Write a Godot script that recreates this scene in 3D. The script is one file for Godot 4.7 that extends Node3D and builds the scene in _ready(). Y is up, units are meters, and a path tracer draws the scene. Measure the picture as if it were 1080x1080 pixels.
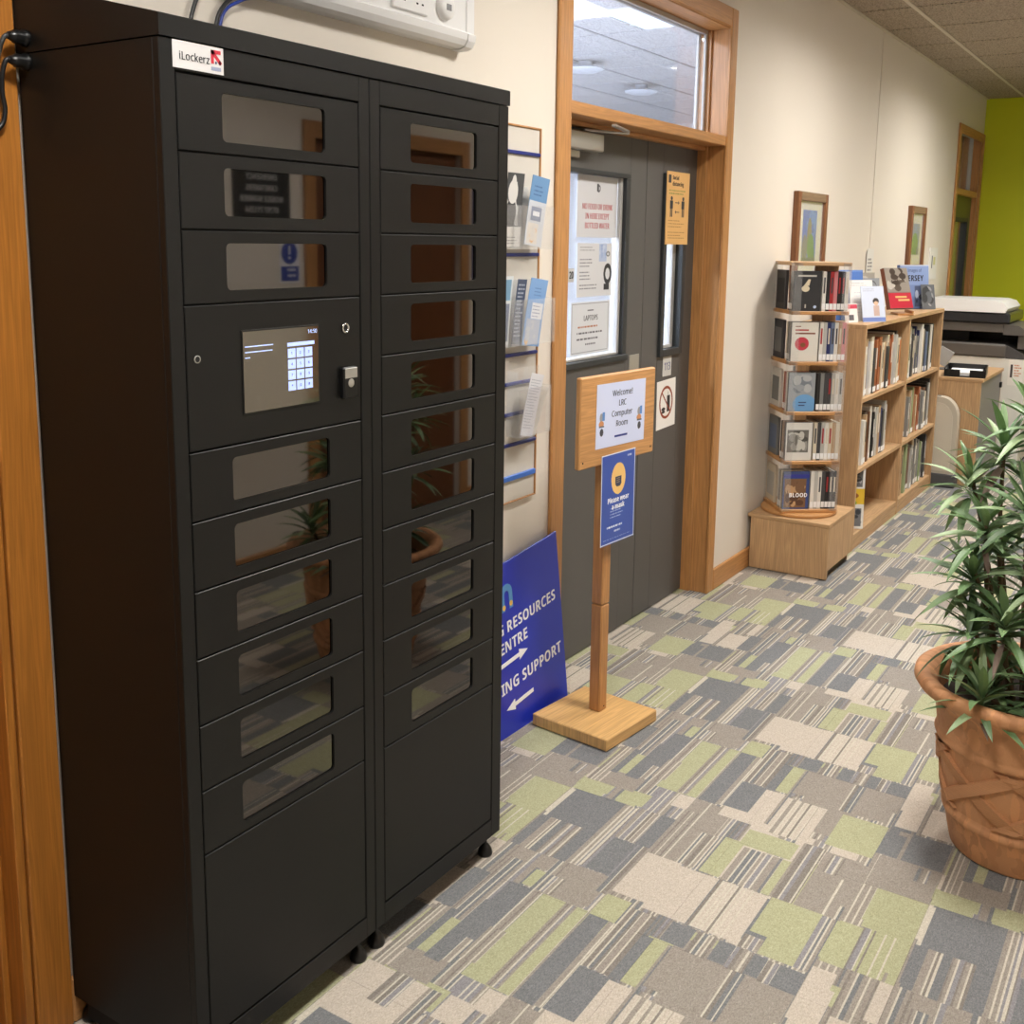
extends Node3D
# Library corridor: parcel locker against the left wall, double door, sign post, bookcase, carpet tiles, potted plant.

const WX := -1.82        # left wall plane
const RX := 0.85         # right wall plane
const CEIL := 2.89
const Z_END := -10.5
const Z_BACK := 3.4

var used := {}
var M := {}
var rng := RandomNumberGenerator.new()
var uvo := Vector2.ZERO
var sans: SystemFont
var sans_bold: SystemFont
const FACE_X := Basis(Vector3(0, 0, -1), Vector3(0, 1, 0), Vector3(1, 0, 0))    # sheet or lettering on a face that looks to +x

# ------------------------------------------------------------------ naming
func numbered(called: String) -> String:
	if not used.has(called):
		used[called] = 0
		return called
	used[called] += 1
	return "%s_%03d" % [called, used[called]]

func tag(o: Node, label: String, category: String, group := "") -> Node:
	o.set_meta("label", label)
	o.set_meta("category", category)
	if group != "":
		o.set_meta("group", group)
	return o

func thing(called: String, label: String, category: String, at := Vector3.ZERO, turn := 0.0, group := "") -> Node3D:
	var o := Node3D.new()
	o.name = numbered(called)
	add_child(o)
	o.position = at
	o.rotation.y = turn
	tag(o, label, category, group)
	return o

func obj(called: String, mesh: Mesh, m: Material, parent: Node = null, at := Vector3.ZERO) -> MeshInstance3D:
	var o := MeshInstance3D.new()
	o.mesh = mesh
	o.material_override = null
	if m:
		for i in mesh.get_surface_count():
			o.set_surface_override_material(i, m)
	o.cast_shadow = GeometryInstance3D.SHADOW_CASTING_SETTING_ON
	if parent == null or parent == self:
		o.name = numbered(called)
		add_child(o)
	else:
		o.name = called
		parent.add_child(o, true)
	o.position = at
	return o

func struct(called: String, mesh: Mesh, m: Material, parent: Node = null, at := Vector3.ZERO) -> MeshInstance3D:
	var o := obj(called, mesh, m, parent, at)
	if parent == null:
		o.set_meta("kind", "structure")
	return o

# ------------------------------------------------------------------ mesh building
func start() -> SurfaceTool:
	var st := SurfaceTool.new()
	st.begin(Mesh.PRIMITIVE_TRIANGLES)
	return st

func tri(st: SurfaceTool, p: Array, n: Vector3, uv: Array) -> void:
	var order := [0, 1, 2]
	if (p[1] - p[0]).cross(p[2] - p[0]).dot(n) > 0.0:
		order = [0, 2, 1]
	for i in order:
		st.set_normal(n)
		st.set_uv(uv[i])
		st.add_vertex(p[i])

func quad(st: SurfaceTool, a: Vector3, b: Vector3, c: Vector3, d: Vector3, n: Vector3, uv := [Vector2(0, 1), Vector2(1, 1), Vector2(1, 0), Vector2(0, 0)]) -> void:
	tri(st, [a, b, c], n, [uv[0], uv[1], uv[2]])
	tri(st, [a, c, d], n, [uv[0], uv[2], uv[3]])

func uvp(p: Vector3, axis: int, grain: int) -> Vector2:
	var o1 := (axis + 1) % 3
	var o2 := (axis + 2) % 3
	if grain == o1:
		return Vector2(p[o2], p[o1]) + uvo
	return Vector2(p[o1], p[o2]) + uvo

# Box with chamfered edges; grain is the axis along which the wood grain runs.
func add_box(st: SurfaceTool, c: Vector3, s: Vector3, bev := 0.0, grain := 1, xf := Transform3D.IDENTITY) -> void:
	var h := s * 0.5
	var b: float = min(bev, min(h.x, min(h.y, h.z)) * 0.9)
	for ax in 3:
		var u := (ax + 1) % 3
		var v := (ax + 2) % 3
		for sg in [-1.0, 1.0]:
			var n := Vector3.ZERO
			n[ax] = sg
			var q := []
			var uv := []
			for k in [[-1, -1], [1, -1], [1, 1], [-1, 1]]:
				var p := Vector3.ZERO
				p[ax] = h[ax] * sg
				p[u] = (h[u] - b) * k[0]
				p[v] = (h[v] - b) * k[1]
				q.append(xf * (c + p))
				uv.append(uvp(c + p, ax, grain))
			quad(st, q[0], q[1], q[2], q[3], xf.basis * n, uv)
	if b <= 0.0:
		return
	for ax in 3:
		var u := (ax + 1) % 3
		var v := (ax + 2) % 3
		for su in [-1.0, 1.0]:
			for sv in [-1.0, 1.0]:
				var q := []
				var uv := []
				for k in [[-1, 0], [1, 0], [1, 1], [-1, 1]]:
					var p := Vector3.ZERO
					p[ax] = (h[ax] - b) * k[0]
					p[u] = (h[u] - (b if k[1] == 1 else 0.0)) * su
					p[v] = (h[v] - (0.0 if k[1] == 1 else b)) * sv
					q.append(xf * (c + p))
					uv.append(uvp(c + p, u, grain))
				var n := Vector3.ZERO
				n[u] = su
				n[v] = sv
				quad(st, q[0], q[1], q[2], q[3], (xf.basis * n).normalized(), uv)
	for sx in [-1.0, 1.0]:
		for sy in [-1.0, 1.0]:
			for sz in [-1.0, 1.0]:
				var n := Vector3(sx, sy, sz)
				var pts := [c + Vector3(h.x * sx, (h.y - b) * sy, (h.z - b) * sz), c + Vector3((h.x - b) * sx, h.y * sy, (h.z - b) * sz), c + Vector3((h.x - b) * sx, (h.y - b) * sy, h.z * sz)]
				tri(st, [xf * pts[0], xf * pts[1], xf * pts[2]], (xf.basis * n).normalized(), [uvp(pts[0], 0, grain), uvp(pts[1], 0, grain), uvp(pts[2], 0, grain)])

func span(st: SurfaceTool, lo: Vector3, hi: Vector3, bev := 0.0, grain := 1, xf := Transform3D.IDENTITY) -> void:
	add_box(st, (lo + hi) * 0.5, (hi - lo).abs(), bev, grain, xf)

func box_mesh(lo: Vector3, hi: Vector3, bev := 0.0, grain := 1, xf := Transform3D.IDENTITY) -> ArrayMesh:
	uvo = Vector2(rng.randf(), rng.randf())
	var st := start()
	span(st, lo, hi, bev, grain, xf)
	return st.commit()

# Flat sheet of thickness t, front looks to local +z, picture fills the front.
func sheet_mesh(w: float, h: float, t := 0.0008, curl := 0.0, seg := 1) -> ArrayMesh:
	var st := start()
	for i in seg:
		var y0 := -h / 2 + h * i / seg
		var y1 := -h / 2 + h * (i + 1) / seg
		var c0 := curl * pow(float(i) / seg, 2.0)
		var c1 := curl * pow(float(i + 1) / seg, 2.0)
		var v0 := 1.0 - float(i) / seg
		var v1 := 1.0 - float(i + 1) / seg
		var n := Vector3(0, -(c1 - c0), y1 - y0).normalized()
		quad(st, Vector3(-w / 2, y0, t + c0), Vector3(w / 2, y0, t + c0), Vector3(w / 2, y1, t + c1), Vector3(-w / 2, y1, t + c1), n, [Vector2(0, v0), Vector2(1, v0), Vector2(1, v1), Vector2(0, v1)])
		quad(st, Vector3(-w / 2, y0, c0), Vector3(w / 2, y0, c0), Vector3(w / 2, y1, c1), Vector3(-w / 2, y1, c1), -n, [Vector2(0.01, v0), Vector2(0.01, v0), Vector2(0.01, v1), Vector2(0.01, v1)])
		for sx in [-1.0, 1.0]:
			quad(st, Vector3(sx * w / 2, y0, c0), Vector3(sx * w / 2, y0, t + c0), Vector3(sx * w / 2, y1, t + c1), Vector3(sx * w / 2, y1, c1), Vector3(sx, 0, 0), [Vector2(0.01, 0.01), Vector2(0.01, 0.01), Vector2(0.01, 0.02), Vector2(0.01, 0.02)])
	quad(st, Vector3(-w / 2, -h / 2, 0), Vector3(w / 2, -h / 2, 0), Vector3(w / 2, -h / 2, t), Vector3(-w / 2, -h / 2, t), Vector3.DOWN, [Vector2(0.01, 0.99), Vector2(0.02, 0.99), Vector2(0.02, 0.99), Vector2(0.01, 0.99)])
	quad(st, Vector3(-w / 2, h / 2, curl), Vector3(w / 2, h / 2, curl), Vector3(w / 2, h / 2, t + curl), Vector3(-w / 2, h / 2, t + curl), Vector3.UP, [Vector2(0.01, 0.01), Vector2(0.02, 0.01), Vector2(0.02, 0.01), Vector2(0.01, 0.01)])
	return st.commit()

# Extruded outline (in local xy, counter-clockwise or not), from z0 to z1.
func add_prism(st: SurfaceTool, poly: PackedVector2Array, z0: float, z1: float, xf := Transform3D.IDENTITY) -> void:
	var idx := Geometry2D.triangulate_polygon(poly)
	for i in range(0, idx.size(), 3):
		var t := [poly[idx[i]], poly[idx[i + 1]], poly[idx[i + 2]]]
		for z in [[z0, -1.0], [z1, 1.0]]:
			tri(st, [xf * Vector3(t[0].x, t[0].y, z[0]), xf * Vector3(t[1].x, t[1].y, z[0]), xf * Vector3(t[2].x, t[2].y, z[0])], xf.basis * Vector3(0, 0, z[1]), [t[0] + uvo, t[1] + uvo, t[2] + uvo])
	var area := 0.0
	for i in poly.size():
		area += poly[i].cross(poly[(i + 1) % poly.size()])
	var sgn := signf(area)
	for i in poly.size():
		var a := poly[i]
		var b := poly[(i + 1) % poly.size()]
		var e := (b - a).normalized()
		var n := xf.basis * Vector3(e.y * sgn, -e.x * sgn, 0)
		quad(st, xf * Vector3(a.x, a.y, z0), xf * Vector3(b.x, b.y, z0), xf * Vector3(b.x, b.y, z1), xf * Vector3(a.x, a.y, z1), n, [Vector2(z0, a.y) + uvo, Vector2(z0, b.y) + uvo, Vector2(z1, b.y) + uvo, Vector2(z1, a.y) + uvo])

func add_lathe(st: SurfaceTool, prof: Array, seg := 32, at := Vector3.ZERO, smooth := true) -> void:
	var norms := []
	for i in prof.size():
		var a: Vector2 = prof[max(i - 1, 0)]
		var b: Vector2 = prof[min(i + 1, prof.size() - 1)]
		var e := (b - a).normalized()
		norms.append(Vector2(e.y, -e.x))
	for i in prof.size() - 1:
		for k in seg:
			var a0 := TAU * k / seg
			var a1 := TAU * (k + 1) / seg
			var P := []
			var N := []
			for q in [[i, a0], [i, a1], [i + 1, a1], [i + 1, a0]]:
				var r: Vector2 = prof[q[0]]
				var n: Vector2 = norms[q[0]]
				P.append(at + Vector3(cos(q[1]) * r.x, r.y, sin(q[1]) * r.x))
				N.append(Vector3(cos(q[1]) * n.x, n.y, sin(q[1]) * n.x))
			var face: Vector3 = N[0] + N[1] + N[2] + N[3]
			for t in [[0, 1, 2], [0, 2, 3]]:
				var o: Array = t
				if (P[t[1]] - P[t[0]]).cross(P[t[2]] - P[t[0]]).dot(face) > 0.0:
					o = [t[0], t[2], t[1]]
				for j in o:
					st.set_normal(N[j] if smooth else face.normalized())
					st.set_uv(Vector2(k + (1 if j in [1, 2] else 0), P[j].y))
					st.add_vertex(P[j])

func add_tube(st: SurfaceTool, pts: Array, r: float, seg := 8, r_end := -1.0) -> void:
	var rings := []
	var last := Vector3.UP
	for i in pts.size():
		var d: Vector3 = (pts[min(i + 1, pts.size() - 1)] - pts[max(i - 1, 0)]).normalized()
		var side := d.cross(last)
		if side.length() < 0.05:
			side = d.cross(Vector3.RIGHT)
		side = side.normalized()
		var up := side.cross(d).normalized()
		last = up
		var rr: float = r if r_end < 0.0 else lerpf(r, r_end, float(i) / (pts.size() - 1))
		var ring := []
		for k in seg:
			var a := TAU * k / seg
			var n := side * cos(a) + up * sin(a)
			ring.append([pts[i] + n * rr, n])
		rings.append(ring)
	for i in pts.size() - 1:
		for k in seg:
			var q := [rings[i][k], rings[i][(k + 1) % seg], rings[i + 1][(k + 1) % seg], rings[i + 1][k]]
			var face: Vector3 = q[0][1] + q[1][1] + q[2][1] + q[3][1]
			for t in [[0, 1, 2], [0, 2, 3]]:
				var o: Array = t
				if (q[t[1]][0] - q[t[0]][0]).cross(q[t[2]][0] - q[t[0]][0]).dot(face) > 0.0:
					o = [t[0], t[2], t[1]]
				for j in o:
					st.set_normal(q[j][1])
					st.set_uv(Vector2(0, 0))
					st.add_vertex(q[j][0])
	for e in [0, pts.size() - 1]:
		var n: Vector3 = (pts[0] - pts[1]).normalized() if e == 0 else (pts[e] - pts[e - 1]).normalized()
		for k in range(1, seg - 1):
			tri(st, [rings[e][0][0], rings[e][k][0], rings[e][k + 1][0]], n, [Vector2.ZERO, Vector2.ZERO, Vector2.ZERO])

func tube(pts: Array, r: float, seg := 8) -> ArrayMesh:
	var st := start()
	add_tube(st, pts, r, seg)
	return st.commit()

# smooth curve through points
func curve(pts: Array, n := 6) -> Array:
	var out := []
	for i in pts.size() - 1:
		var p0: Vector3 = pts[max(i - 1, 0)]
		var p1: Vector3 = pts[i]
		var p2: Vector3 = pts[i + 1]
		var p3: Vector3 = pts[min(i + 2, pts.size() - 1)]
		for k in n:
			out.append(p1.cubic_interpolate(p2, p0, p3, float(k) / n))
	out.append(pts[-1])
	return out

func rounded(w: float, h: float, r: float, n := 4, at := Vector2.ZERO) -> PackedVector2Array:
	var p := PackedVector2Array()
	for c in [[1, 1, 0], [-1, 1, 1], [-1, -1, 2], [1, -1, 3]]:
		for k in n + 1:
			var a: float = (c[2] + float(k) / n) * PI / 2
			p.append(at + Vector2(c[0] * (w / 2 - r) + cos(a) * r, c[1] * (h / 2 - r) + sin(a) * r))
	return p

# Plate w x h x t (front at local z = 0, back at -t) with a round-cornered hole.
func holed_plate(w: float, h: float, t: float, hole: Vector2, at: Vector2, r: float) -> ArrayMesh:
	var st := start()
	var n := 5
	var inn := rounded(hole.x, hole.y, r, n, at)
	var out := [Vector2(w / 2, h / 2), Vector2(-w / 2, h / 2), Vector2(-w / 2, -h / 2), Vector2(w / 2, -h / 2)]
	var b := 0.0012
	for z in [[0.0, 1.0, b], [-t, -1.0, 0.0]]:
		var nz := Vector3(0, 0, z[1])
		for c in 4:
			var o: Vector2 = out[c] - Vector2(signf(out[c].x), signf(out[c].y)) * z[2]
			var o2: Vector2 = out[(c + 1) % 4] - Vector2(signf(out[(c + 1) % 4].x), signf(out[(c + 1) % 4].y)) * z[2]
			for k in n:
				var a := inn[c * (n + 1) + k]
				var a2 := inn[c * (n + 1) + k + 1]
				tri(st, [Vector3(o.x, o.y, z[0]), Vector3(a.x, a.y, z[0]), Vector3(a2.x, a2.y, z[0])], nz, [o, a, a2])
			var e := inn[c * (n + 1) + n]
			var f := inn[((c + 1) % 4) * (n + 1)]
			quad(st, Vector3(o.x, o.y, z[0]), Vector3(o2.x, o2.y, z[0]), Vector3(f.x, f.y, z[0]), Vector3(e.x, e.y, z[0]), nz, [o, o2, f, e])
	for i in inn.size():
		var a := inn[i]
		var c := inn[(i + 1) % inn.size()]
		var e := (c - a).normalized()
		quad(st, Vector3(a.x, a.y, 0), Vector3(c.x, c.y, 0), Vector3(c.x, c.y, -t), Vector3(a.x, a.y, -t), Vector3(-e.y, e.x, 0))
	for c in 4:
		var o: Vector2 = out[c]
		var o2: Vector2 = out[(c + 1) % 4]
		var oi := o - Vector2(signf(o.x), signf(o.y)) * b
		var o2i := o2 - Vector2(signf(o2.x), signf(o2.y)) * b
		var m := ((o + o2) * 0.5).normalized()
		quad(st, Vector3(o.x, o.y, -b), Vector3(o2.x, o2.y, -b), Vector3(o2.x, o2.y, -t), Vector3(o.x, o.y, -t), Vector3(m.x, m.y, 0))
		quad(st, Vector3(oi.x, oi.y, 0), Vector3(o2i.x, o2i.y, 0), Vector3(o2.x, o2.y, -b), Vector3(o.x, o.y, -b), Vector3(m.x, m.y, 1).normalized())
	return st.commit()

func lettering(parent: Node, words: String, cap: float, at: Vector3, basis: Basis, m: Material, align := HORIZONTAL_ALIGNMENT_CENTER, bold := false, squeeze := 1.0) -> MeshInstance3D:
	var t := TextMesh.new()
	t.text = words
	t.font = sans_bold if bold else sans
	t.font_size = 48
	t.pixel_size = cap / (48.0 * 0.715)
	t.depth = 0.0006
	t.curve_step = 2.0
	t.horizontal_alignment = align
	t.vertical_alignment = VERTICAL_ALIGNMENT_CENTER
	t.material = m
	var o := MeshInstance3D.new()
	o.mesh = t
	o.name = "lettering"
	parent.add_child(o, true)
	o.transform = Transform3D(basis * Basis.from_scale(Vector3(squeeze, 1, 1)), at)
	return o

# ------------------------------------------------------------------ materials
func mat(c: Color, rough := 0.6, metal := 0.0, spec := 0.5) -> StandardMaterial3D:
	var m := StandardMaterial3D.new()
	m.albedo_color = c
	m.roughness = rough
	m.metallic = metal
	m.metallic_specular = spec
	return m

func rgb8(r: int, g: int, b: int) -> Color:
	return Color(r / 255.0, g / 255.0, b / 255.0)

func plain(r: int, g: int, b: int, rough := 0.6) -> StandardMaterial3D:
	var key := "c%d_%d_%d_%d" % [r, g, b, int(rough * 100)]
	if not M.has(key):
		M[key] = mat(rgb8(r, g, b), rough)
	return M[key]

func glow(c: Color, e: float) -> StandardMaterial3D:
	var m := mat(c, 0.5)
	m.emission_enabled = true
	m.emission = c
	m.emission_energy_multiplier = e
	return m

func tex(im: Image) -> ImageTexture:
	return ImageTexture.create_from_image(im)

func printed(im: Image, rough := 0.55) -> StandardMaterial3D:
	var m := mat(Color.WHITE, rough)
	m.albedo_texture = tex(im)
	m.texture_repeat = false
	return m

func canvas(w: int, h: int, c: Color) -> Image:
	var im := Image.create(w, h, false, Image.FORMAT_RGB8)
	im.fill(c)
	return im

func bar(im: Image, x: float, y: float, w: float, h: float, c: Color) -> void:
	var W := im.get_width()
	var H := im.get_height()
	im.fill_rect(Rect2i(int(x * W), int(y * H), max(1, int(w * W)), max(1, int(h * H))), c)

func disc(im: Image, x: float, y: float, rx: float, ry: float, c: Color, inner := 0.0) -> void:
	var W := im.get_width()
	var H := im.get_height()
	for j in range(int((y - ry) * H), int((y + ry) * H) + 1):
		for i in range(int((x - rx) * W), int((x + rx) * W) + 1):
			if i < 0 or j < 0 or i >= W or j >= H:
				continue
			var d := Vector2((i + 0.5 - x * W) / (rx * W), (j + 0.5 - y * H) / (ry * H)).length()
			if d <= 1.0 and d >= inner:
				im.set_pixel(i, j, c)

# rows of small print too fine to read
func small_print(im: Image, x: float, y: float, w: float, rows: int, step: float, c: Color, rs: int, thick := 0.35) -> void:
	var r := RandomNumberGenerator.new()
	r.seed = rs
	for k in rows:
		var xx := x
		var stop := x + w * r.randf_range(0.65, 1.0)
		while xx < stop:
			var ww := r.randf_range(0.03, 0.1) * w / 0.8
			bar(im, xx, y + k * step, min(ww, stop - xx), step * thick, c)
			xx += ww + 0.02 * w

# mottled picture area (photograph or painting too small to read)
func blotches(im: Image, x: float, y: float, w: float, h: float, cols: Array, n: int, rs: int, size := 0.2) -> void:
	var r := RandomNumberGenerator.new()
	r.seed = rs
	bar(im, x, y, w, h, cols[0])
	for k in n:
		var rx := r.randf_range(0.3, 1.0) * size * w
		var ry := r.randf_range(0.3, 1.0) * size * h
		disc(im, x + r.randf_range(rx, w - rx), y + r.randf_range(ry, h - ry), rx, ry, cols[r.randi() % cols.size()])

func grain_image(w: int, h: int, sd: int, fu: float, fv: float, lo: float, hi: float) -> Image:
	var im := Image.create(w, h, false, Image.FORMAT_RGB8)
	var n := FastNoiseLite.new()
	n.seed = sd
	n.noise_type = FastNoiseLite.TYPE_SIMPLEX_SMOOTH
	n.frequency = 1.0
	n.fractal_octaves = 3
	for y in h:
		for x in w:
			var a := TAU * x / w
			var b := TAU * y / h
			# wraps round both ways
			var v := n.get_noise_3d(cos(a) * fu + sin(b) * fv, sin(a) * fu, cos(b) * fv)
			var ring := 0.5 + 0.5 * sin((x * 1.0 / w * 9.0 + v * 1.6) * TAU)
			var f := n.get_noise_3d(cos(a) * 34.0, sin(a) * 34.0 + 7.0, sin(b) * 1.1 + cos(b) * 0.7) * 0.5 + 0.5
			var g := clampf(0.28 * ring + 0.72 * f, 0.0, 1.0)
			var s := lerpf(lo, hi, g)
			im.set_pixel(x, y, Color(s, lerpf(s, s * s, 0.1), lerpf(s, s * s, 0.22)))
	return im

func wood(c: Color, rough := 0.5) -> StandardMaterial3D:
	var m := mat(c, rough)
	m.albedo_texture = M.grain
	m.uv1_scale = Vector3(2.6, 0.7, 1)
	return m

func make_materials() -> void:
	sans = SystemFont.new()
	sans.font_names = PackedStringArray(["Droid Sans"])
	sans_bold = SystemFont.new()
	sans_bold.font_names = PackedStringArray(["Droid Sans"])
	sans_bold.font_weight = 700
	M.grain = tex(grain_image(256, 512, 4, 2.0, 0.5, 0.74, 1.0))
	var fine := NoiseTexture2D.new()
	fine.width = 256
	fine.height = 256
	fine.seamless = true
	var fn := FastNoiseLite.new()
	fn.seed = 11
	fn.frequency = 0.12
	fine.noise = fn
	M.fine = fine
	M.paint = mat(rgb8(223, 215, 203), 0.5)
	M.green_paint = mat(rgb8(204, 212, 18), 0.55)
	M.room_white = mat(rgb8(238, 240, 244), 0.6)
	# acoustic ceiling tile: fissured speckle
	var sp := Image.create(256, 256, false, Image.FORMAT_RGB8)
	var r := RandomNumberGenerator.new()
	r.seed = 5
	sp.fill(Color(0.93, 0.92, 0.9))
	for k in 5200:
		var g := r.randf_range(0.36, 0.82)
		sp.fill_rect(Rect2i(r.randi() % 254, r.randi() % 254, r.randi_range(1, 3), r.randi_range(1, 3)), Color(g, g * 0.985, g * 0.96))
	M.tile = mat(rgb8(184, 172, 158), 0.9)
	M.tile.albedo_texture = tex(sp)
	M.tile.uv1_scale = Vector3(2.2, 2.2, 1)
	M.grid = mat(rgb8(196, 188, 174), 0.5)
	M.oak = wood(rgb8(206, 150, 92), 0.42)
	M.oak_dark = wood(rgb8(196, 128, 52), 0.42)
	M.oak_pale = wood(rgb8(236, 190, 124), 0.5)
	M.beech = wood(rgb8(214, 176, 132), 0.5)
	M.walnut = wood(rgb8(126, 74, 40), 0.4)
	M.black_steel = mat(rgb8(19, 19, 18), 0.42, 0.0, 0.4)
	M.black_inside = mat(rgb8(14, 14, 14), 0.8)
	M.black_plastic = mat(rgb8(16, 16, 17), 0.3)
	M.smoked = mat(rgb8(102, 99, 96), 0.03, 1.0)
	M.chrome = mat(rgb8(215, 215, 212), 0.16, 1.0)
	M.silver = mat(rgb8(188, 186, 180), 0.35, 0.7)
	M.door_grey = mat(rgb8(84, 82, 79), 0.5)
	M.door_dark = mat(rgb8(44, 47, 48), 0.5)
	M.white_plastic = mat(rgb8(232, 232, 232), 0.35)
	M.paper = mat(rgb8(244, 244, 244), 0.7)
	M.glass = mat(Color(0.97, 0.985, 1.0, 0.06), 0.02)
	M.glass.transparency = BaseMaterial3D.TRANSPARENCY_ALPHA
	M.acrylic = mat(Color(0.95, 0.97, 1.0, 0.05), 0.03)
	M.acrylic.transparency = BaseMaterial3D.TRANSPARENCY_ALPHA
	M.ink = mat(rgb8(24, 24, 28), 0.6)
	M.white_ink = mat(rgb8(250, 250, 252), 0.6)
	M.red_ink = mat(rgb8(176, 40, 40), 0.6)
	M.blue_ink = mat(rgb8(32, 44, 120), 0.6)

const LAMP_ENERGY := 8.6
const ROOM_ENERGY := 17.0

func _ready() -> void:
	rng.seed = 7
	# camera: lens shifted downwards (the photograph is a lower crop of a taller frame)
	var cam := Camera3D.new()
	cam.name = "camera"
	add_child(cam)
	cam.position = Vector3(0, 1.6, 0)
	cam.rotation_order = EULER_ORDER_YXZ
	cam.rotation_degrees = Vector3(-9.4985, 32.842, 0.781)
	cam.projection = Camera3D.PROJECTION_FRUSTUM
	cam.near = 0.05
	cam.far = 60.0
	cam.size = 0.05 * 1080.0 / 1127.22
	cam.frustum_offset = Vector2(0.0, -0.05 * 97.45 / 1127.22)
	cam.current = true
	var we := WorldEnvironment.new()
	we.name = "world_environment"
	add_child(we)
	var e := Environment.new()
	e.background_mode = Environment.BG_COLOR
	e.background_color = Color(0.2, 0.22, 0.25)
	e.tonemap_mode = Environment.TONE_MAPPER_LINEAR
	e.tonemap_exposure = 0.79
	e.sdfgi_enabled = true
	e.ssao_enabled = true
	e.ssil_enabled = true
	we.environment = e
	make_materials()
	M.tile_cool = M.tile.duplicate()
	M.tile_cool.albedo_color = rgb8(226, 228, 236)
	M.oak_board = wood(rgb8(222, 166, 106), 0.45)
	M.oak_grey = wood(rgb8(150, 124, 96), 0.5)
	M.walnut_light = wood(rgb8(146, 96, 60), 0.5)
	build_lights()
	build_floor()
	build_ceiling()
	build_walls()
	build_main_door()
	build_computer_room()
	build_other_doors()
	build_lockers()
	build_bookcase()
	build_spinner()
	build_machines()
	build_plant()
	build_sign_post()
	build_blue_sign()
	build_rack()
	build_trunking()
	build_pictures()
	build_door_notices()

# ------------------------------------------------------------------ carpet print (one metre pattern of blocks and stripes, read off the floor in millimetres)
const CARPET_X0 := -2.0
const CARPET_W := 2.95
const CARPET_L := 6.1
var carpet_z0 := -10.6      # start of the stretch being printed

func yarn(code: String) -> Color:
	match code:
		"C": return Color(0.728, 0.690, 0.638)
		"G": return Color(0.645, 0.647, 0.520)
		"D": return Color(0.462, 0.466, 0.468)
		"T": return Color(0.570, 0.545, 0.508)
		"l": return Color(0.748, 0.718, 0.660)
		"B": return Color(0.53, 0.525, 0.53)
	return Color(0.5, 0.478, 0.448)

func lay(im: Image, x0: float, x1: float, z0: float, z1: float, c: Color) -> void:
	var a := int(round((x0 - CARPET_X0) / CARPET_W * im.get_width()))
	var b := int(round((x1 - CARPET_X0) / CARPET_W * im.get_width()))
	var d := int(round((z0 - carpet_z0) / CARPET_L * im.get_height()))
	var e := int(round((z1 - carpet_z0) / CARPET_L * im.get_height()))
	im.fill_rect(Rect2i(a, d, max(b - a, 1), max(e - d, 1)), c)

func stripes(im: Image, x0: float, x1: float, z0: float, z1: float, sd: int, ground: Array) -> void:
	var r := RandomNumberGenerator.new()
	r.seed = sd * 77 + 5
	var x := x0
	while x < x1:
		var w := r.randf_range(0.005, 0.012)
		lay(im, x, min(x + w, x1), z0, z1, yarn(ground[r.randi() % ground.size()]))
		x += w
		if x < x1 and r.randf() < 0.8:
			w = r.randf_range(0.0036, 0.005)
			lay(im, x, min(x + w, x1), z0, z1, yarn("l" if r.randf() < 0.8 else "x"))
			x += w

func block(im: Image, code: String, x0: float, x1: float, z0: float, z1: float, k: int) -> void:
	match code:
		"S": stripes(im, x0, x1, z0, z1, k, ["T", "T", "D", "B", "T", "x"])
		"X": stripes(im, x0, x1, z0, z1, k, ["C", "C", "T", "C", "x"])
		"g": stripes(im, x0, x1, z0, z1, k, ["G", "G", "B", "G"])
		_: lay(im, x0, x1, z0, z1, yarn(code))

func carpet_image(from: float) -> Image:
	carpet_z0 = from
	var im := Image.create(2048, 2048, false, Image.FORMAT_RGB8)
	for p in range(-1, 3):
		stripes(im, -1.44 + 1.015 * p, -1.44 + 1.015 * (p + 1), carpet_z0, carpet_z0 + CARPET_L, 999, ["T", "T", "D", "B"])
	for k in BLOCKS.size():
		var b: Array = BLOCKS[k]
		for q in range(-9, 8):
			for p in range(-1, 3):
				var x0: float = -1.44 + 1.015 * (p + b[1] * 0.001)
				var z0: float = -2.585 + q + b[3] * 0.001
				if x0 > 1.0 or z0 > carpet_z0 + CARPET_L or z0 < carpet_z0 - 0.6:
					continue
				block(im, b[0], x0, -1.44 + 1.015 * (p + b[2] * 0.001), z0, -2.585 + q + b[4] * 0.001, k)
	for k in BLOCKS_NEAR.size():
		var b: Array = BLOCKS_NEAR[k]
		block(im, b[0], b[1] * 0.001, b[2] * 0.001, b[3] * 0.001, b[4] * 0.001, 300 + k)
	# loop pile: speckle of lighter and darker tufts
	var r := RandomNumberGenerator.new()
	r.seed = 21
	var table := PackedInt32Array()
	for i in 4099:
		table.append(int(r.randfn(0.0, 9.0)))
	var data := im.get_data()
	var n := data.size() / 3
	var t := 0
	for i in n:
		var d := table[t]
		t += 1
		if t == 4099:
			t = (i * 7) % 4001
		var j := i * 3
		data[j] = clampi(data[j] + d, 0, 255)
		data[j + 1] = clampi(data[j + 1] + d, 0, 255)
		data[j + 2] = clampi(data[j + 2] + d, 0, 255)
	return Image.create_from_data(2048, 2048, false, Image.FORMAT_RGB8, data)

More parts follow.
